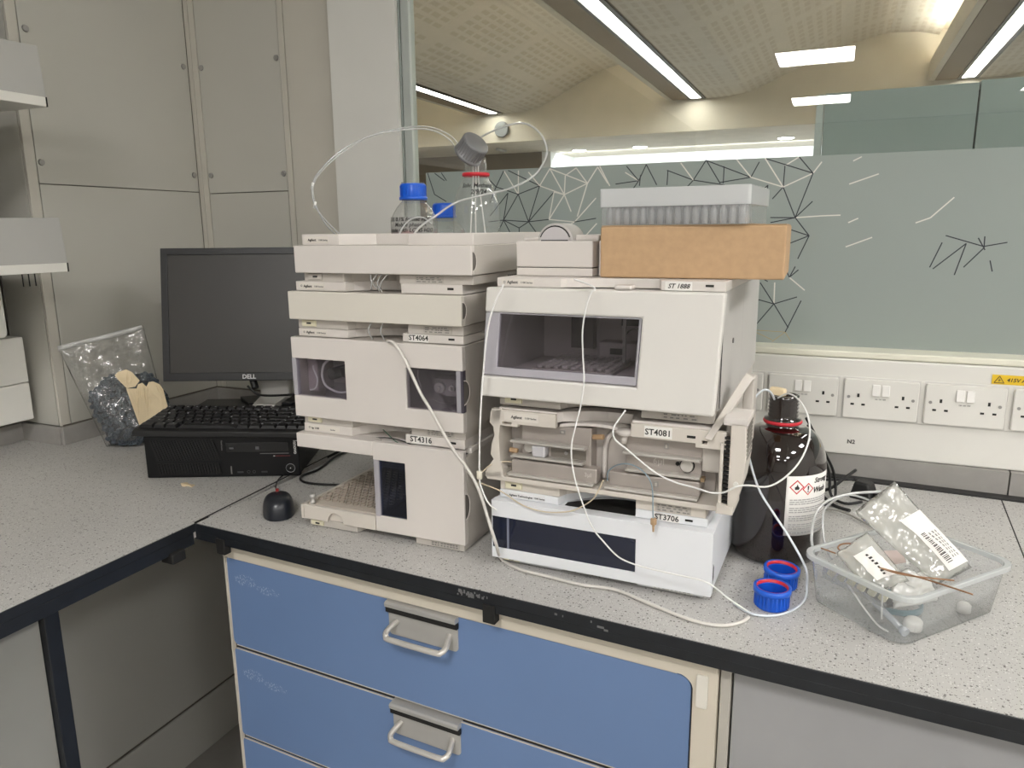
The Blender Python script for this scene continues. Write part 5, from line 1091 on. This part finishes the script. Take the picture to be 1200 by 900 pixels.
for k in range(22):
    a = 0.12 + k * 0.0155 + (k % 3) * 0.002
    on_bag(front, (0.52, 0.62), (a, a + 0.006 + 0.003 * (k % 2)), 0.0019 * so, 'barcode_bar', INK, b1, 1, 1)
for r in range(3):
    for k in range(8):
        a = 0.14 + k * 0.038; on_bag(front, (0.68 + r * 0.07, 0.705 + r * 0.07), (a, a + 0.026), 0.0019 * so, 'print_line', INKG, b1, 1, 1)
b2, f2 = bag('small_bag', 'small milky bag with printed white label lying under the zip bag', (0.078, 1.045, B + 0.046), (0.125, 1.075, B + 0.058), (0.030, 1.085, B + 0.078), (0.070, 1.115, B + 0.106), 0.008, POLY2, 9, amp=0.003, cat='plastic bag')
nn = (f2(1)(0.6, 0.4) - f2(1)(0.5, 0.4)).cross(f2(1)(0.5, 0.5) - f2(1)(0.5, 0.4)); fr2 = f2(1) if nn.y < 0 else f2(-1)
so2 = 1 if ((fr2(0.6, 0.4) - fr2(0.5, 0.4)).cross(fr2(0.5, 0.5) - fr2(0.5, 0.4))).y < 0 else -1
on_bag(fr2, (0.25, 0.8), (0.15, 0.75), 0.0012 * so2, 'paper_label', LABELW, b2)
for k in range(7): on_bag(fr2, (0.5, 0.56 + 0.03 * (k % 2)), (0.2 + k * 0.07, 0.24 + k * 0.07), 0.0018 * so2, 'print_line', INK, b2, 1, 1)
b3, f3 = bag('white_wrapper', 'crumpled white wrapper sunk in the middle of the tub', (0.105, 1.04, B + 0.030), (0.165, 1.08, B + 0.035), (0.10, 1.085, B + 0.066), (0.15, 1.11, B + 0.062), 0.006, clear('wrapper_milk', (0.95, 0.95, 0.94), rough=0.2, power=2, milk=0.7, milkc=(0.85, 0.85, 0.82)), 15, amp=0.009, cat='wrapper')
# small things in the tub (T_ = the tub's own axes)
def add(mb, name, m, label, cat, group=None, **k): return tag(mb.build(name, m, **k), label, cat, group)
add(MB().tube([T_(0.032 * math.cos(q) + 0.005, 0.032 * math.sin(q) - 0.02, 0.009 + 0.0012 * k / 6) for k, q in enumerate([i * math.pi / 6 for i in range(40)])], 0.002, 6, 2), 'tube_coil', mat('teal_tube', (96, 128, 138), 0.4), 'coil of blue-grey tubing at the bottom of the tub', 'tubing')
strip_ = thing('vial_strip', 'strip of six cream stoppers along the near left wall of the tub', 'stoppers', T_(0, -0.088, 0.046), -39.7)
for k in range(6): MB().cyl((-0.052 + k * 0.0165, -0.002, 0.0), (-0.052 + k * 0.0165 + 0.004, 0.003, 0.014), 0.0055, 14).build('stopper', mat('stopper_cream', (214, 210, 176), 0.5), strip_, 0.001)
MB().box(-0.06, 0.042, -0.008, -0.0075, -0.006, 0.016).build('carrier_film', POLY, strip_)
add(MB().cyl(T_(-0.045, -0.055, 0.036), T_(0.052, -0.074, 0.011), 0.0042, 16).cyl(T_(0.052, -0.074, 0.011), T_(0.060, -0.0755, 0.009), 0.006, 12), 'plastic_syringe', clear('syringe_milk', (0.9, 0.92, 0.95), milk=0.55, power=1.5, milkc=(0.8, 0.84, 0.88)), 'thin milky syringe lying inside the near corner of the tub', 'syringe')
add(MB().lathe([(0, 0), (0.011, 0), (0.0115, 0.003), (0.0115, 0.012), (0.009, 0.015), (0, 0.0155)], 20).xf(lambda p: (T_(0.052, -0.05, 0.004)[0] + p[0], T_(0.052, -0.05, 0.004)[1] + p[1], T_(0, 0, 0.004)[2] + p[2])), 'white_stopper', LABELW, 'round white stopper at the near corner of the tub', 'stopper')
add(MB().lathe([(0, 0), (0.009, 0), (0.009, 0.010), (0.006, 0.013), (0, 0.013)], 16).xf(lambda p: (T_(0.055, 0.055, 0.004)[0] + p[0], T_(0.055, 0.055, 0.004)[1] + p[1], T_(0, 0, 0.004)[2] + p[2])), 'white_plug', LABELW, 'small white plug toward the right end of the tub', 'stopper')
add(MB().prism([T_(-0.03, -0.06, 0)[:2], T_(0.03, -0.075, 0)[:2], T_(0.035, -0.045, 0)[:2], T_(-0.025, -0.03, 0)[:2]], 'z', B + 0.030, B + 0.036), 'black_foam_pad', DARK, 'flat black foam pad under the tubing in the tub', 'pad', bevel=0.001)
add(MB().prism([T_(-0.066, 0.02, 0)[:2], T_(-0.03, -0.02, 0)[:2], T_(-0.02, 0.03, 0)[:2], T_(-0.05, 0.06, 0)[:2]], 'z', B + 0.052, B + 0.0535), 'pink_sheet', mat('pink_sheet', (214, 196, 192), 0.6), 'pale pink sheet against the back left wall of the tub', 'sheet')
add(MB().tube([T_(-0.05, -0.085, 0.062), T_(0.0, -0.092, 0.03), T_(0.03, -0.094, 0.012), T_(0.045, -0.09, 0.007)], 0.0013, 6, 4), 'clear_line', TUBEW, 'thin white line dipping along the near wall of the tub', 'tubing')
t = thing('needle_port', 'white needle hub hanging inside near wall of the tub', 'needle', T_(0.035, -0.092, 0.02), -39.7)
MB().cyl((0, 0, 0.0), (-0.002, -0.002, 0.05), 0.0012, 8).build('needle', TUBEW, t); MB().cyl((0, 0, -0.004), (0, 0, 0.001), 0.004, 14).build('hub', STEEL, t)

# ------------------------------------------------------------------ computer corner
PCA = 24.8
def PCp(a, b, z=0):
    c, s_ = math.cos(math.radians(PCA)), math.sin(math.radians(PCA)); return (-1.368 + a * c - b * s_, 1.119 + a * s_ + b * c, B + z)
t = thing('desktop_computer', 'black slim desktop computer lying flat under keyboard and monitor', 'computer', PCp(0, 0), PCA)
MB().box(0.002, 0.336, 0.012, 0.37, 0.003, 0.097).build('case', PCBLK, t, 0.002)
MB().box(0, 0.338, 0.0, 0.012, 0.001, 0.098).build('front_bezel', PCBLK, t, 0.003)
for z0_, z1_, xa, xb in ((0.040, 0.089, 0.012, 0.150), (0.008, 0.035, 0.024, 0.160)):
    gk = MB().prism([(xa + (0.012 if z0_ > 0.03 else 0.004), z0_), (xb + (0.018 if z0_ > 0.03 else 0.004), z0_), (xb, z1_), (xa, z1_)], 'y', -0.0006, 0.0).build('intake_grille', mat('grille_back', (10, 10, 10), 0.6), t)
    n = 22
    for i in range(n):
        x = xa + 0.003 + (xb - xa - 0.004) * i / (n - 1); MB().hull([(x, -0.0022, z1_ - 0.001), (x + 0.0022, -0.0022, z1_ - 0.001), (x + 0.0022, -0.0006, z1_ - 0.001), (x, -0.0006, z1_ - 0.001)], [(x + (0.015 if z0_ > 0.03 else 0.004), -0.0022, z0_ + 0.001), (x + 0.0022 + (0.015 if z0_ > 0.03 else 0.004), -0.0022, z0_ + 0.001), (x + 0.0022 + (0.015 if z0_ > 0.03 else 0.004), -0.0006, z0_ + 0.001), (x + (0.015 if z0_ > 0.03 else 0.004), -0.0006, z0_ + 0.001)]).build('slat', PCBLK, gk)
dv = MB().box(0.178, 0.316, -0.0015, 0.0, 0.058, 0.080).build('disc_drive', mat('drive_black', (18, 18, 19), 0.25), t, 0.0008)
MB().box(0.186, 0.195, -0.0021, -0.0015, 0.066, 0.070).box(0.243, 0.251, -0.0021, -0.0015, 0.064, 0.071).build('drive_mark', mat('dim_mark', (84, 84, 86), 0.4), dv)
MB().box(0.252, 0.315, -0.0012, 0.0, 0.0535, 0.0548).build('trim_line', mat('trim_grey', (120, 118, 118), 0.3), t)
MB().box(0.285, 0.318, -0.0012, 0.0, 0.0478, 0.0486).build('red_line', mat('red_line', (130, 40, 40), 0.4), t); MB().box(0.281, 0.2845, -0.0012, 0.0, 0.0474, 0.049).build('indicator', LABELW, t)
lo = text_bm('lenovo', 0.0115, 0.0004); lo.xf(lambda p: (0.3265 + p[1] * 1.0, -0.0006 - p[2], 0.0835 - p[0])); lo.build('lettering', mat('logo_silver', (220, 220, 220), 0.3), t, keep=True)
lo = text_bm('ThinkCentre', 0.0045, 0.0004); lo.xf(lambda p: (0.168 + p[1], -0.0006 - p[2], 0.086 - p[0])); lo.build('lettering', INKG, t, keep=True)
pb = MB().cyl((0.317, 0.001, 0.020), (0.317, -0.0016, 0.020), 0.0098, 28).build('power_button', mat('drive_black', (18, 18, 19), 0.25), t, 0.0006)
MB().tube([(0.317 + 0.0098 * math.cos(q), -0.0014, 0.020 + 0.0098 * math.sin(q)) for q in [i * math.pi / 12 for i in range(25)]], 0.0007, 6, 1).build('button_ring', mat('ring_silver', (170, 170, 172), 0.3, 0.6), pb)
MB().cyl((0.317, -0.0016, 0.020), (0.317, -0.002, 0.020), 0.0012, 8).build('button_dot', LABELW, pb)
for x_ in (0.199, 0.252): MB().box(x_, x_ + 0.013, -0.0012, 0.0005, 0.010, 0.0135).build('usb_port', mat('port_grey', (70, 70, 72), 0.4, 0.4), t)
for x_ in (0.224, 0.236): MB().tube([(x_ + 0.003 * math.cos(q), -0.0008, 0.0125 + 0.003 * math.sin(q)) for q in [i * math.pi / 6 for i in range(13)]], 0.0006, 5, 1).build('audio_jack', mat('port_grey', (70, 70, 72), 0.4, 0.4), t)
MB().box(0.185, 0.1875, -0.0012, 0.0, 0.008, 0.026).build('label_mark', INKG, t)
MB().box(0.262, 0.288, -0.001, 0.0, 0.0945, 0.0965).build('blue_sticker', mat('blue_sticker', (60, 90, 130), 0.4), t)
# keyboard
KA = 20.0
kt = thing('keyboard', 'black keyboard resting on top of the desktop computer', 'keyboard', (-1.386, 1.106, B + 0.0985), KA)
KW, KD = 0.40, 0.165
MB().prism([(0, 0.0), (0, 0.012), (0.012, 0.016), (KD, 0.030), (KD, 0.012), (KD - 0.02, 0.0)], 'x', 0, KW).build('body', mat('keyboard_body', (30, 30, 31), 0.4), kt, 0.002)
key0 = None; kr = random.Random(2)
sl = (0.030 - 0.016) / (KD - 0.012)
for r in range(6):
    yk = 0.020 + r * 0.0225 + (0.006 if r == 5 else 0); x = 0.010
    widths = {0: [1.4, 1.1, 1.1, 5.6, 1.1, 1.1, 1.4, 1, 1, 1], 1: [2.2] + [1] * 10 + [2.6, 1, 1, 1], 2: [1.8] + [1] * 11 + [2, 1, 1, 1], 3: [1.5] + [1] * 12 + [1.5, 1, 1, 1], 4: [1] * 13 + [2, 1, 1, 1], 5: [1] * 18}[r]
    tot = sum(widths); un = (KW - 0.02) / tot
    for wi in widths:
        kx = x + 0.001; kw = wi * un - 0.002; x += wi * un
        if key0 is None:
            key0 = MB().hull([(0, 0, 0), (1, 0, 0), (1, 0.019, 0), (0, 0.019, 0)], [(0.1, 0.0025, 0.0065), (0.9, 0.0025, 0.0065), (0.9, 0.0165, 0.0075), (0.1, 0.0165, 0.0075)]).build('key', KEYB, kt); o = key0
        else:
            o = key0.copy(); COL.objects.link(o); o.parent = kt
        o.location = (kx, yk - 0.0095, 0.016 + (yk - 0.012) * sl); o.scale = (kw, 1, 1); o.rotation_euler = (math.atan(sl), 0, 0)
mk = MB()
for r in range(6):
    for i in range(17):
        if kr.random() < 0.7: x = 0.016 + i * 0.0222; y = 0.023 + r * 0.0225; zz = 0.0236 + (y - 0.012) * sl; mk.box(x, x + 0.003, y, y + 0.003, zz - 0.0006, zz + 0.0009)
mk.build('key_legends', mat('legend_grey', (190, 190, 192), 0.5), kt, kind='stuff')
# monitor
mt = thing('monitor', 'black flat computer monitor, switched off, standing on the desktop computer', 'monitor', (-1.365, 1.475, B + 0.0985), 24)
MW, MH = 0.437, 0.336; zb = 0.067
TI = math.radians(10)
def tilt(p):
    y = p[1] + 0.05; z = p[2] - zb; return (p[0], -0.05 + y * math.cos(TI) + z * math.sin(TI), zb - y * math.sin(TI) + z * math.cos(TI))
hs = MB().box(-MW / 2, MW / 2, -0.045, -0.005, zb, zb + MH).xf(tilt).build('housing', mat('monitor_black', (38, 37, 36), 0.4), mt, 0.004)
MB().plate(-MW / 2, MW / 2, zb, zb + MH, [(-MW / 2 + 0.017, MW / 2 - 0.017, zb + 0.021, zb + MH - 0.017)], -0.0505, -0.044).xf(tilt).build('bezel', mat('monitor_bezel', (36, 36, 38), 0.35), mt, 0.0015)
MB().box(-MW / 2 + 0.0165, MW / 2 - 0.0165, -0.047, -0.0445, zb + 0.0205, zb + MH - 0.0165).xf(tilt).build('screen', SCREEN, mt)
lo = text_bm('DELL', 0.0155, 0.0006); lo.xf(lambda p: tilt((p[0] - 0.018, -0.0508 - p[2], zb + 0.005 + p[1]))); lo.build('lettering', mat('logo_silver', (220, 220, 220), 0.3), mt, keep=True)
MB().prism([(0.01, 0.0), (0.085, 0.0), (0.09, 0.28), (0.005, 0.28)], 'y', -0.005, 0.02).xf(lambda p: (p[0], p[1] + 0.0, p[2] + 0.01)).build('neck', SILVER, mt, 0.003)
bs = MB().hull([(0.012, -0.085, 0.0), (0.072, -0.085, 0.0), (0.08, 0.05, 0.0), (0.0, 0.05, 0.0)], [(0.014, -0.083, 0.012), (0.070, -0.083, 0.012), (0.078, 0.05, 0.016), (0.002, 0.05, 0.016)]).build('base', SILVER, mt, 0.001)
MB().prism([(-0.06, 0.04), (-0.03, 0.052), (0.12, 0.052), (0.15, 0.04), (0.10, -0.04), (-0.01, -0.04)], 'z', 0.0, 0.006).build('base_foot', PCBLK, mt, 0.001)
MB().cyl((0.0, -0.03, zb + 0.004), (0.012, -0.045, zb - 0.022), 0.009, 12).build('video_plug', CABLE, mt, 0.002)
# mouse
ms = thing('computer_mouse', 'black computer mouse on the worktop left of the vial tray', 'mouse', (-0.962, 1.072, B), 42)
def mshape(u, v):
    a = u * 2 * math.pi; vv = v * math.pi / 2; ex = 0.9
    x = 0.029 * abs(math.cos(a)) ** 0.8 * math.copysign(1, math.cos(a)) * math.cos(vv) ** 0.45; y = 0.055 * abs(math.sin(a)) ** 0.85 * math.copysign(1, math.sin(a)) * math.cos(vv) ** 0.5
    return (x * (1 - 0.06 * (y / 0.055)), y, 0.001 + 0.036 * math.sin(vv) ** 0.8 * (1 - 0.22 * (y / 0.055)))
bm_ = MB().grid(mshape, 36, 12); bmesh.ops.remove_doubles(bm_.bm, verts=bm_.bm.verts[:], dist=0.0001); bm_.build('shell', MOUSEM, ms)
MB().cyl((-0.003, 0.03, 0.029), (0.003, 0.03, 0.029), 0.008, 16).build('wheel', mat('wheel_red', (150, 44, 44), 0.4), ms)
# crumb
add(MB().prism([(-0.012, -0.004), (-0.004, -0.008), (0.006, -0.005), (0.016, -0.006), (0.013, 0.004), (0.0, 0.002), (-0.008, 0.006)], 'z', 0, 0.003).xf(lambda p: (p[0] * 1.2 - 1.25, p[1] * 1.3 + 1.12, B + p[2] + 0.002 * math.sin(p[0] * 400))), 'paper_scrap', KRAFT, 'tiny cream paper scrap lying in front of the computer', 'scrap')

# ------------------------------------------------------------------ bag of vial caps against the wall
GA = math.radians(48)
def G(u, v, z): return (-1.655 + u * math.cos(GA) - v * math.sin(GA), 1.27 + u * math.sin(GA) + v * math.cos(GA), B + z)
bg, fg_ = bag('clear_bag', 'large clear polythene bag of small dark caps leaning on the left wall', G(-0.020, 0.0, 0.003), G(0.135, 0.0, 0.004), G(-0.102, 0.028, 0.262), G(0.093, 0.03, 0.304), 0.050, POLY, 21, 26, 30, amp=0.006, cat='plastic bag')
MB().grid(lambda u, v: Vector(G(-0.100 + 0.19 * u, 0.024 + 0.002 * math.sin(9 * u), 0.252 + 0.041 * u + 0.012 * v)), 14, 1).build('zip_strip', clear('zip_strip', (0.9, 0.9, 0.9), rough=0.2, power=2.0, milk=0.5, milkc=(0.8, 0.8, 0.78)), bg, solid=0.0015)
def heap(z):     # left and right edge, half depth of the heap at height z
    k = min(1, z / 0.19); l = -0.014 - 0.043 * min(1, z / 0.14) + 0.075 * max(0, (z - 0.13) / 0.06) ** 1.3; r = 0.133 + 0.012 * k - 0.05 * max(0, (z - 0.12) / 0.07); return l, r, 0.036 * (min(1, z / 0.03) ** 0.5) * (max(0.0, 1 - (z / 0.2) ** 3)) ** 0.5 + 0.002
hr_ = random.Random(11)
def core(u, v):
    z = 0.006 + 0.172 * v; l, r, dd = heap(z); a = u * 2 * math.pi; cx = (l + r) / 2; hx = (r - l) / 2 * 0.93
    return G(cx + hx * math.cos(a), 0.002 + (dd - 0.006) * math.sin(a) + 0.1 * z, z)
cm = MB().grid(core, 28, 12); cm.bm.faces.new([v for v in cm.bm.verts if abs(v.co.z - (B + 0.006)) < 1e-5][:3]) if False else None
cm.build('packed_caps', mat('cap_core', (48, 54, 60), 0.7, var=0.5, scale=120, bump=0.8, bscale=150), None, label='dark mass of packed small caps in the middle of the bag', category='caps', kind='stuff')
cap0 = None
for i in range(290):
    z = 0.008 + 0.174 * (hr_.random()); l, r, dd = heap(z); u = l + 0.004 + (r - l - 0.008) * hr_.random(); cx = (l + r) / 2; hx = max(0.01, (r - l) / 2)
    prof_ = max(0.05, 1 - ((u - cx) / hx) ** 2) ** 0.5
    if cap0 is None:
        cap0 = MB().lathe([(0, 0.0), (0.005, 0.0), (0.0055, 0.0008), (0.0055, 0.0058), (0.0047, 0.006), (0.0047, 0.0015), (0, 0.0015)], 12).build('vial_cap', CAPGREY); o = cap0
    else: o = cap0.copy(); COL.objects.link(o)
    o.location = G(u, 0.002 + 0.1 * z - dd * prof_ * (0.88 + 0.12 * hr_.random()), z)
    o.rotation_euler = (hr_.uniform(0.6, 2.4), hr_.uniform(-1.0, 1.0), GA + hr_.uniform(-0.9, 0.9)); s_ = hr_.uniform(0.9, 1.15); o.scale = (s_, s_, s_)
    tag(o, 'small dark blue-grey cap heaped in the large clear bag', 'cap', 'caps in the large clear bag')
def sheet(pts, v0, bend, name, label):
    mb = MB(); mb.prism([(u, z) for u, z in pts], 'y', 0, 0.0012)
    bmesh.ops.triangulate(mb.bm, faces=mb.bm.faces[:]); bmesh.ops.subdivide_edges(mb.bm, edges=mb.bm.edges[:], cuts=3)
    mb.xf(lambda p: G(p[0], v0 + p[1] + bend * math.sin(p[0] * 60 + p[2] * 45) + bend * 0.6 * math.sin(p[2] * 130), p[2])); return add(mb, name, KRAFT, label, 'paper')
sheet([(0.043, 0.160), (0.063, 0.062), (0.085, 0.075), (0.132, 0.101), (0.125, 0.150), (0.118, 0.163), (0.104, 0.172), (0.094, 0.171), (0.088, 0.160), (0.08, 0.171), (0.07, 0.168), (0.066, 0.158)], -0.060, 0.0025, 'kraft_sheet', 'creased kraft paper sheet on front of the bag of caps')
sheet([(0.022, 0.196), (0.030, 0.203), (0.048, 0.208), (0.060, 0.200), (0.075, 0.178), (0.064, 0.164), (0.052, 0.162), (0.045, 0.161), (0.03, 0.182)], -0.064, 0.002, 'torn_paper_flap', 'torn upper flap of kraft paper above the larger sheet')

# ------------------------------------------------------------------ tubes, wires and cables
def up(L): return [(x, y, z + B) for x, y, z in L]
def run(key, r, name, m, label, cat='tubing', n=7, k=5, group=None): return tag(MB().tube(up(TP[key]), r, n, k).build(name, m), label, cat, group)
run('loopL', 0.0016, 'solvent_line', clear('clear_tube', (0.92, 0.93, 0.93), rough=0.1, power=2.5, milk=0.5, milkc=(0.85, 0.86, 0.86)), 'outer clear tube arching left from tray to the tall bottle')
run('loopL2', 0.0014, 'solvent_line', MATS['clear_tube'], 'inner clear tube arching left from tray to the tall bottle')
for i_, j_ in ((3, 'upper'), (5, 'lower')):
    p = Vector(up(TP['loopL'])[i_ if i_ == 3 else 2]); tag(MB().cyl(p - Vector((0.002, 0, 0.006)), p + Vector((0.002, 0, 0.006)), 0.0022, 10).build('tube_sleeve', TUBEW), '%s tiny clear sleeve on the left tube loop' % j_, 'sleeve')
run('loopR', 0.0021, 'solvent_line', MATS['clear_tube'], 'thick clear tube looping right over the tall bottle and down to the tray')
run('loopS', 0.0016, 'solvent_line', MATS['clear_tube'], 'short clear tube bending over into the front bottle')
run('drain', 0.0026, 'drain_tube', mat('drain_tube', (206, 202, 196), 0.4), 'thick pale tube hanging over left stack and lying along bench edge', n=8)
run('side', 0.0014, 'thin_tube', TUBEW, 'thin white tube hanging in the gap between the two stacks')
run('main', 0.0012, 'thin_tube', TUBEW, 'thin white tube hanging across front of the right stack to the bench')
run('inlet', 0.0013, 'thin_tube', TUBEW, 'white tube from column oven sweeping right into the brown bottle')
run('solv', 0.0017, 'thin_tube', mat('blueish_tube', (216, 222, 228), 0.35), 'white tube from brown bottle mouth curling down round the blue caps')
run('peek', 0.0011, 'peek_capillary', TUBEY, 'thin tan capillary sagging across the white instrument top')
run('peek2', 0.0010, 'peek_capillary', TUBEY, 'short tan capillary entering the left end of column oven')
run('blue', 0.0010, 'blue_capillary', TUBEB, 'grey-blue capillary arching before the right heater block')
run('trA', 0.0022, 'milky_tube', MATS['clear_tube'], 'milky tube arching out of left corner of the tub toward the plug')
run('trB', 0.0018, 'milky_tube', MATS['clear_tube'], 'second milky tube rising from the tub beside the brown bottle')
run('copper', 0.0011, 'copper_capillary', COPPER, 'long copper coloured capillary lying across the tub')
run('copper2', 0.0012, 'copper_capillary', COPPER, 'short hooked copper capillary at the back of the tub')
run('copper3', 0.0011, 'copper_capillary', COPPER, 'copper capillary tip under the zip bag in the tub')
run('pwr1', 0.0028, 'power_cable', CABLE, 'black power cable dropping behind the brown bottle', 'cable')
run('pwr2', 0.0028, 'power_cable', CABLE, 'black power cable running to the black plug on the bench', 'cable')
run('cabA', 0.0026, 'power_cable', CABLE, 'black cable looping on bench behind the open vial tray', 'cable')
run('mouse', 0.0013, 'mouse_cable', CABLE, 'thin mouse cable going back along the computer front', 'cable')
run('moncab', 0.0028, 'video_cable', CABLE, 'black video cable sagging right from under the monitor', 'cable')
run('black', 0.0010, 'thin_black_wire', CABLE, 'thin black wire in the gap above the vial tray module', 'wire')
run('green', 0.0007, 'thin_green_wire', GREENW, 'thin green wire in the gap above the vial tray module', 'wire')
p = Vector(up(TP['side'])[4]); add(MB().cyl(p - Vector((0, 0, 0.007)), p + Vector((0, 0, 0.006)), 0.0045, 14), 'tube_union', mat('union_cream', (214, 208, 192), 0.4), 'small cream union on the thin tube between the stacks', 'connector', bevel=0.001)
p = Vector(up(TP['blue'])[-1]); t = thing('finger_fitting', 'tan finger-tight fitting on the blue capillary above ST3706', 'connector', p)
MB().cyl((0, 0, 0.006), (0, 0, -0.003), 0.0045, 10).build('head', MATS['fitting_tan'], t, 0.0008); MB().cyl((0, 0, -0.003), (0, 0, -0.014), 0.002, 10, 0.0014).build('tip', MATS['fitting_tan'], t)
for k, (a, b_, c) in enumerate((((-0.705, 1.045, 0.466), (-0.700, 1.038, 0.452), (-0.69, 1.044, 0.438)), ((-0.692, 1.047, 0.466), (-0.698, 1.037, 0.452), (-0.706, 1.044, 0.438)), ((-0.684, 1.047, 0.466), (-0.688, 1.037, 0.45), (-0.684, 1.044, 0.436)), ((-0.672, 1.047, 0.466), (-0.68, 1.037, 0.452), (-0.69, 1.044, 0.436)))):
    add(MB().tube(up([a, b_, c]), 0.0010, 6, 4), 'link_tube', MATS['clear_tube'], 'short clear link tube in the gap under the top module of left stack', 'tubing', 'link tubes under the top module')
for k, x in enumerate((-0.714, -0.69)):
    add(MB().tube(up([(x, 1.055, 0.384), (x - 0.002, 1.046, 0.37), (x + 0.001, 1.052, 0.354)]), 0.0014, 6, 4), 'link_tube', MATS['clear_tube'], 'short clear link tube in the gap above the two-window pump', 'tubing', 'link tubes above the pump')
t = thing('mains_plug', 'black mains plug lying on the bench behind the tub', 'plug', (0.088, 1.575, B), -20)
MB().hull([(-0.026, -0.02, 0.0), (0.02, -0.02, 0.0), (0.024, 0.02, 0.0), (-0.024, 0.02, 0.0)], [(-0.018, -0.014, 0.036), (0.010, -0.014, 0.034), (0.012, 0.014, 0.034), (-0.016, 0.014, 0.036)]).build('plug_body', CABLE, t, 0.005, 3)
MB().cyl((0.018, 0, 0.014), (0.05, -0.004, 0.008), 0.008, 12, 0.005).build('strain_relief', CABLE, t)
for k, pts in enumerate((((-0.03, 1.56, 0.03), (0.0, 1.60, 0.02), (0.04, 1.64, 0.012), (0.07, 1.66, 0.01)), ((-0.02, 1.52, 0.02), (0.02, 1.55, 0.018), (0.05, 1.60, 0.03), (0.07, 1.63, 0.04)), ((-0.04, 1.45, 0.006), (0.0, 1.47, 0.006), (0.05, 1.46, 0.006), (0.10, 1.40, 0.005)), ((-0.05, 1.50, 0.03), (0.0, 1.515, 0.02), (0.03, 1.5, 0.004), (0.06, 1.48, 0.004)))):
    add(MB().tube(up(pts), 0.0032 if k != 2 else 0.0022, 8, 5), 'power_cable' if k != 2 else 'grey_cable', CABLE if k != 2 else mat('cable_grey', (150, 148, 142), 0.5), ('black cable lying against the wall channel behind the bottle', 'black cable bending up toward the mains plug', 'pale grey cable lying flat on bench behind the tub', 'short black cable crossing behind brown bottle')[k], 'cable')
